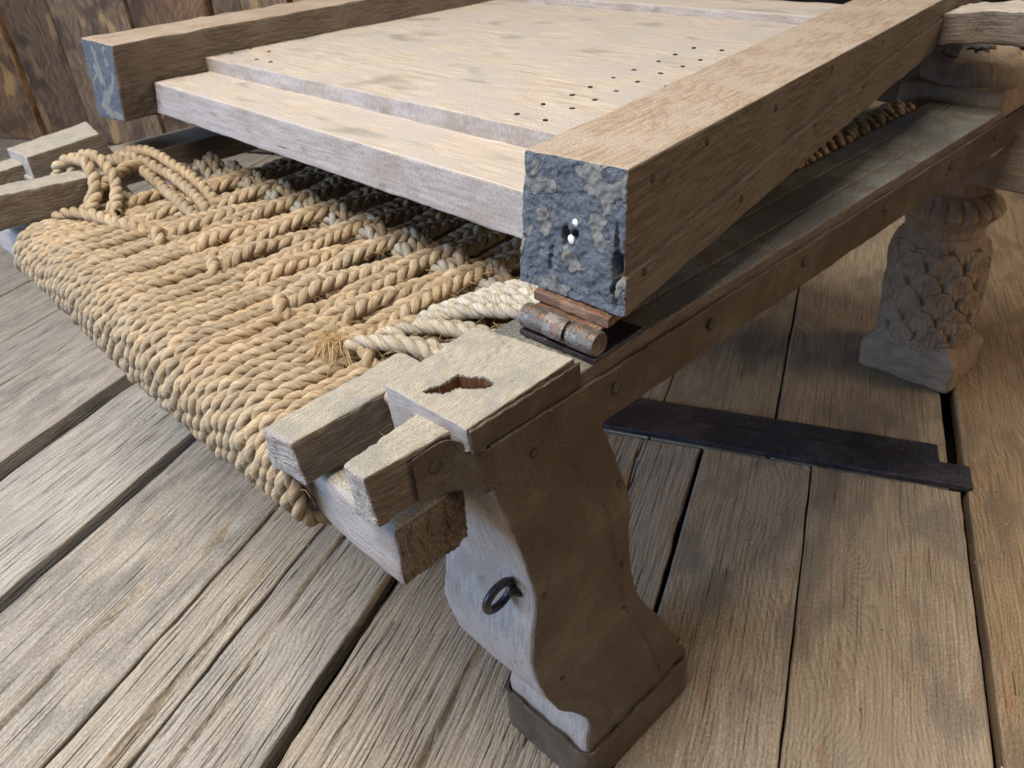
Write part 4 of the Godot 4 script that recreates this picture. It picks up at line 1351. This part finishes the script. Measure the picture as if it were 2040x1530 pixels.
# ---------------------------------------------------------------- the hinged panel on top
func build_panel() -> void:
	var pn := thing("wooden_panel", "pale sanded wooden door-like panel in a heavy frame lying across the rope bed", "panel", Vector3(-0.45, 0.535, -0.5))
	var strip := func(q: Vector3, a: int, s: int, dn: Vector3) -> Vector3:
		var o := Vector3.ZERO
		if a == 0 and s == 1:
			var f := 1.0 - q.z / 0.87
			var line := 0.103 * (0.30 + 0.40 * f)
			var d := q.y - line
			o.x = 0.0016 * smoothstep(0.001, -0.001, d) - 0.0022 * smoothstep(0.0022, 0.0006, absf(d))
			var d2 := q.y - line - 0.012
			o.x -= 0.0008 * smoothstep(0.0016, 0.0004, absf(d2))
		if a == 2 and s == 1:
			o.z = 0.002 * nz.get_noise_2d(q.x * 60.0, q.y * 60.0) + 0.0012 * nz.get_noise_2d(q.x * 200.0, q.y * 200.0)
			# long crack by the outer edge and a rotted slot in the middle
			var e := 0.0875 + 0.003 * nz.get_noise_1d(q.y * 60.0)
			o.z -= 0.010 * smoothstep(0.0011, 0.0004, absf(q.x - e)) * smoothstep(0.035, 0.02, absf(q.y - 0.035))
			o.z -= 0.012 * smoothstep(1.0, 0.7, Vector2((q.x - 0.043) / 0.0032, (q.y - 0.0475) / 0.0085).length())
			o.z -= 0.009 * smoothstep(1.0, 0.6, Vector2((q.x - 0.052) / 0.003, (q.y - 0.0505) / 0.004).length())
			o.z -= 0.012 * smoothstep(1.0, 0.3, Vector2((q.x - 0.09) / 0.006, (q.y - 0.036) / 0.012).length())
			var g := absf(q.x - 0.030 - 0.004 * nz.get_noise_1d(q.y * 90.0))
			o.z -= 0.004 * smoothstep(0.0013, 0.0005, g) * smoothstep(0.016, 0.02, q.y) * smoothstep(0.040, 0.034, q.y)
		return o
	var rs := put("right_stile", hexa(corners([Vector3(-0.222, 0.603, -1.0), Vector3(-0.094, 0.603, -1.0), Vector3(-0.192, 0.645, -1.0), Vector3(-0.093, 0.645, -1.0), Vector3(-0.0945, 0.5365, -0.1325), Vector3(0.0065, 0.5395, -0.1325), Vector3(-0.0805, 0.6395, -0.1325), Vector3(0.0085, 0.643, -0.1325)]), Vector3(0.095, 0.103, 0.87), {"cell": Vector3(0.0013, 0.0013, 0.02), "r": 0.0025, "amp": 0.0007, "nf": 25.0, "wear": 0.8, "grain": 2, "tl": 0.55, "tw": 0.27, "mats": [M.tan, M.dark, M.dark, M.tan, M.dark, M.flaked], "disp": strip}), pn)
	put("left_stile", hexa(corners([Vector3(-0.925, 0.545, -1.0), Vector3(-0.815, 0.545, -1.0), Vector3(-0.92, 0.645, -1.0), Vector3(-0.812, 0.645, -1.0), Vector3(-0.945, 0.538, -0.13), Vector3(-0.846, 0.544, -0.13), Vector3(-0.925, 0.643, -0.135), Vector3(-0.818, 0.643, -0.135)]), Vector3(0.1, 0.1, 0.87), {"cell": Vector3(0.005, 0.005, 0.012), "r": 0.003, "amp": 0.0015, "nf": 22.0, "wear": 0.9, "grain": 2, "tl": 0.55, "tw": 0.27, "mats": [M.tan, M.dark, M.dark, M.tan, M.dark, M.flaked]}), pn)
	var pm := [M.dark, M.dark, M.dark, M.board, M.pale, M.pale]
	put("front_rail", hexa(corners([Vector3(-0.83, 0.5465, -0.262), Vector3(-0.108, 0.5465, -0.262), Vector3(-0.83, 0.588, -0.262), Vector3(-0.1, 0.588, -0.262), Vector3(-0.842, 0.547, -0.176), Vector3(-0.093, 0.545, -0.176), Vector3(-0.828, 0.589, -0.178), Vector3(-0.088, 0.587, -0.176)]), Vector3(0.74, 0.042, 0.086), {"cell": Vector3(0.012, 0.006, 0.008), "r": 0.0022, "amp": 0.0006, "nf": 20.0, "wear": 0.6, "grain": 0, "tl": 0.75, "tw": 0.4, "mats": pm}), pn)
	var zs := [-0.256, -0.352, -0.575, -0.80]
	for k in 3:
		var z1: float = zs[k]
		var z0: float = zs[k + 1] + 0.0012
		put("panel_board", hexa(corners([Vector3(-0.83, 0.575, z0), Vector3(-0.1 + 0.11 * (z0 + 0.13), 0.575, z0), Vector3(-0.83, 0.6065, z0), Vector3(-0.1 + 0.11 * (z0 + 0.13), 0.6065, z0), Vector3(-0.83, 0.575, z1), Vector3(-0.1 + 0.11 * (z1 + 0.13), 0.575, z1), Vector3(-0.83, 0.6065, z1), Vector3(-0.1 + 0.11 * (z1 + 0.13), 0.6065, z1)]), Vector3(0.72, 0.031, z1 - z0), {"cell": Vector3(0.012, 0.008, 0.01), "r": 0.0012, "amp": 0.0007, "nf": 12.0, "wear": 0.6, "grain": 0, "tl": 0.75, "tw": 0.75, "mats": pm}), pn)
	put("rear_rail", hexa(corners([Vector3(-0.83, 0.575, -0.9), Vector3(-0.19, 0.575, -0.9), Vector3(-0.83, 0.617, -0.9), Vector3(-0.19, 0.617, -0.9), Vector3(-0.83, 0.575, -0.7985), Vector3(-0.17, 0.575, -0.7985), Vector3(-0.83, 0.617, -0.7985), Vector3(-0.17, 0.617, -0.7985)]), Vector3(0.66, 0.042, 0.1), {"cell": Vector3(0.02, 0.008, 0.01), "r": 0.002, "amp": 0.001, "nf": 16.0, "grain": 0, "tl": 0.75, "tw": 0.4, "mats": pm}), pn)
	var arm := func(q: Vector3) -> Vector3:
		var x := lerpf(-0.0745, 0.16, q.x)
		var y0 := 0.5915 + 0.004 * q.x + 0.004 * sin(q.x * 5.0)
		var y1 := 0.627 + 0.006 * sin(q.x * 4.0)
		return Vector3(x, lerpf(y0, y1, q.y), lerpf(-0.90, -0.812 - 0.012 * sin(q.x * 6.0), q.z))
	put("side_arm", hexa(arm, Vector3(0.235, 0.036, 0.09), {"cell": 0.005, "r": 0.004, "amp": 0.0015, "nf": 40.0, "wear": 0.9, "grain": 0, "tl": 0.5, "tw": 0.25, "mats": [M.dark, M.dark, M.dark, M.board, M.dark, M.dark]}), pn)
	# dark flat discs in place of open holes, their inner shade painted as colour
	var hole_disc := CylinderMesh.new()
	hole_disc.top_radius = 0.0026
	hole_disc.bottom_radius = 0.003
	hole_disc.height = 0.002
	hole_disc.radial_segments = 10
	hole_disc.rings = 1
	var k := 0
	for p in NAIL_HOLES:
		var o := place("nail_hole_shade", hole_disc, pn, Transform3D(Basis().scaled(Vector3(rng.randf_range(0.8, 1.2), 1, rng.randf_range(0.8, 1.2))), Vector3(p[0], 0.6064, p[1])), M.nail_hole_shade)
		k += 1
	# studs on the outer face of the right stile
	var stud := SphereMesh.new()
	stud.radius = 0.0034
	stud.height = 0.0034
	stud.is_hemisphere = true
	stud.radial_segments = 10
	stud.rings = 4
	for p in [[0.632, -0.235, 0.0], [0.628, -0.35, 0.0], [0.634, -0.465, 0.0], [0.633, -0.6, 0.0], [0.566, -0.155, 1.0], [0.57, -0.30, 1.0], [0.592, -0.44, 1.0], [0.60, -0.56, 1.0], [0.628, -0.162, 0.0]]:
		var fx: float = lerpf(0.0085, -0.0935, (-0.1325 - p[1]) / 0.8675) + p[2] * 0.001 - 0.0012
		place("stud", stud, rs, Transform3D(Basis(Vector3(0, 0, 1), -PI / 2).scaled_local(Vector3(1, 0.7, 1)), Vector3(fx, p[0], p[1])), M.brown)
	# two white flecks of paint on the near end
	for p in [[-0.0345, 0.5985, 0.0042], [-0.0385, 0.5855, 0.0050]]:
		var s := SphereMesh.new()
		s.radius = p[2] * 0.62
		s.height = p[2] * 1.24
		s.radial_segments = 10
		s.rings = 6
		place("paint_fleck", s, rs, Transform3D(Basis().scaled(Vector3(1, 1.1, 0.35)), Vector3(p[0], p[1], -0.1318)), M.white)
	# hinge under the near end
	put("hinge_packing", hexa(corners([Vector3(-0.085, 0.531, -0.22), Vector3(-0.02, 0.531, -0.22), Vector3(-0.085, 0.5385, -0.22), Vector3(-0.02, 0.5385, -0.22), Vector3(-0.074, 0.530, -0.128), Vector3(-0.002, 0.530, -0.1275), Vector3(-0.074, 0.5375, -0.128), Vector3(-0.001, 0.5388, -0.1275)]), Vector3(0.075, 0.008, 0.09), {"cell": 0.004, "r": 0.0012, "amp": 0.0008, "nf": 60.0, "grain": 0, "tl": 0.2, "tw": 0.1, "mats": [M.leaf]}), pn)
	var hg := put("hinge", hexa(corners([Vector3(-0.072, 0.527, -0.21), Vector3(-0.022, 0.527, -0.21), Vector3(-0.072, 0.5295, -0.21), Vector3(-0.022, 0.5295, -0.21), Vector3(-0.070, 0.5265, -0.124), Vector3(-0.006, 0.5275, -0.1235), Vector3(-0.070, 0.529, -0.124), Vector3(-0.006, 0.530, -0.1235)]), Vector3(0.064, 0.0026, 0.086), {"cell": 0.004, "r": 0.0008, "amp": 0.0005, "nf": 60.0, "grain": 0, "tl": 0.2, "tw": 0.2, "mats": [M.leaf]}), pn)
	for q in [[-0.0735, -0.0495], [-0.0485, -0.028], [-0.027, -0.003]]:
		var pth := PackedVector3Array([Vector3(q[0], 0.5215, -0.1185), Vector3(q[0] + 0.001, 0.5215, -0.1185), Vector3((q[0] + q[1]) * 0.5, 0.5215, -0.119), Vector3(q[1] - 0.001, 0.5212, -0.1195), Vector3(q[1], 0.5212, -0.1195)])
		put("knuckle", tube(pth, func(t): return 0.0085 if t < 0.05 or t > 0.95 else 0.0094, 22), hg, M.rust)
	put("tongue", hexa(func(q: Vector3) -> Vector3:
		var a := lerpf(PI * 0.5, -0.25, q.z)
		return Vector3(lerpf(-0.048, -0.0285, q.x), 0.5215 + (0.0094 + 0.0016 * q.y) * sin(a) , -0.1185 + (0.0094 + 0.0016 * q.y) * cos(a)), Vector3(0.02, 0.0016, 0.018), {"cell": 0.002, "r": 0.0004, "amp": 0.0002, "grain": 0, "tl": 0.2, "tw": 0.2, "mats": [M.rust]}), hg)
	put("lower_leaf", hexa(corners([Vector3(-0.074, 0.5085, -0.17), Vector3(-0.004, 0.5085, -0.17), Vector3(-0.074, 0.5125, -0.17), Vector3(-0.004, 0.5125, -0.17), Vector3(-0.074, 0.5085, -0.1105), Vector3(-0.001, 0.5085, -0.1125), Vector3(-0.074, 0.5125, -0.1105), Vector3(-0.001, 0.5125, -0.1125)]), Vector3(0.07, 0.004, 0.06), {"cell": 0.004, "r": 0.001, "amp": 0.0004, "nf": 60.0, "grain": 0, "tl": 0.2, "tw": 0.2, "mats": [M.iron]}), hg)


const NAIL_HOLES := [[-0.2420, -0.2824], [-0.2052, -0.2819], [-0.2464, -0.3222], [-0.2110, -0.3249], [-0.2457, -0.3634], [-0.2135, -0.3603], [-0.2521, -0.3980], [-0.2171, -0.3972], [-0.2571, -0.4410], [-0.2239, -0.4396], [-0.2618, -0.4817], [-0.2266, -0.4824], [-0.2644, -0.5293], [-0.2705, -0.5689], [-0.2261, -0.5213], [-0.1869, -0.4391], [-0.2284, -0.5577], [-0.2731, -0.6095], [-0.2361, -0.6123], [-0.1937, -0.5172], [-0.8137, -0.2893], [-0.8185, -0.3215], [-0.7382, -0.2857], [-0.7743, -0.3251], [-0.7037, -0.2870]]


# ---------------------------------------------------------------- grit on the boards
func build_grit() -> void:
	var st := SurfaceTool.new()
	st.begin(Mesh.PRIMITIVE_TRIANGLES)
	for i in 420:
		var s := rng.randf_range(-1.0, 0.45)
		var t := rng.randf_range(-0.8, 0.6)
		var p := fl(s, t, 0.0035)
		var r := rng.randf_range(0.0005, 0.0018)
		var v := []
		for q in 4:
			v.append(p + Vector3(rng.randf_range(-1, 1), rng.randf_range(-0.2, 1.0), rng.randf_range(-1, 1)) * r)
		for f in [[0, 1, 2], [0, 2, 3], [0, 3, 1], [1, 3, 2]]:
			for q in f:
				st.add_vertex(v[q])
	st.generate_normals()
	var g := MeshInstance3D.new()
	g.name = "floor_grit"
	g.mesh = st.commit()
	g.material_override = M.white
	g.set_meta("kind", "stuff")
	g.set_meta("label", "pale crumbs and grit scattered on the floorboards")
	g.set_meta("category", "grit")
	add_child(g)
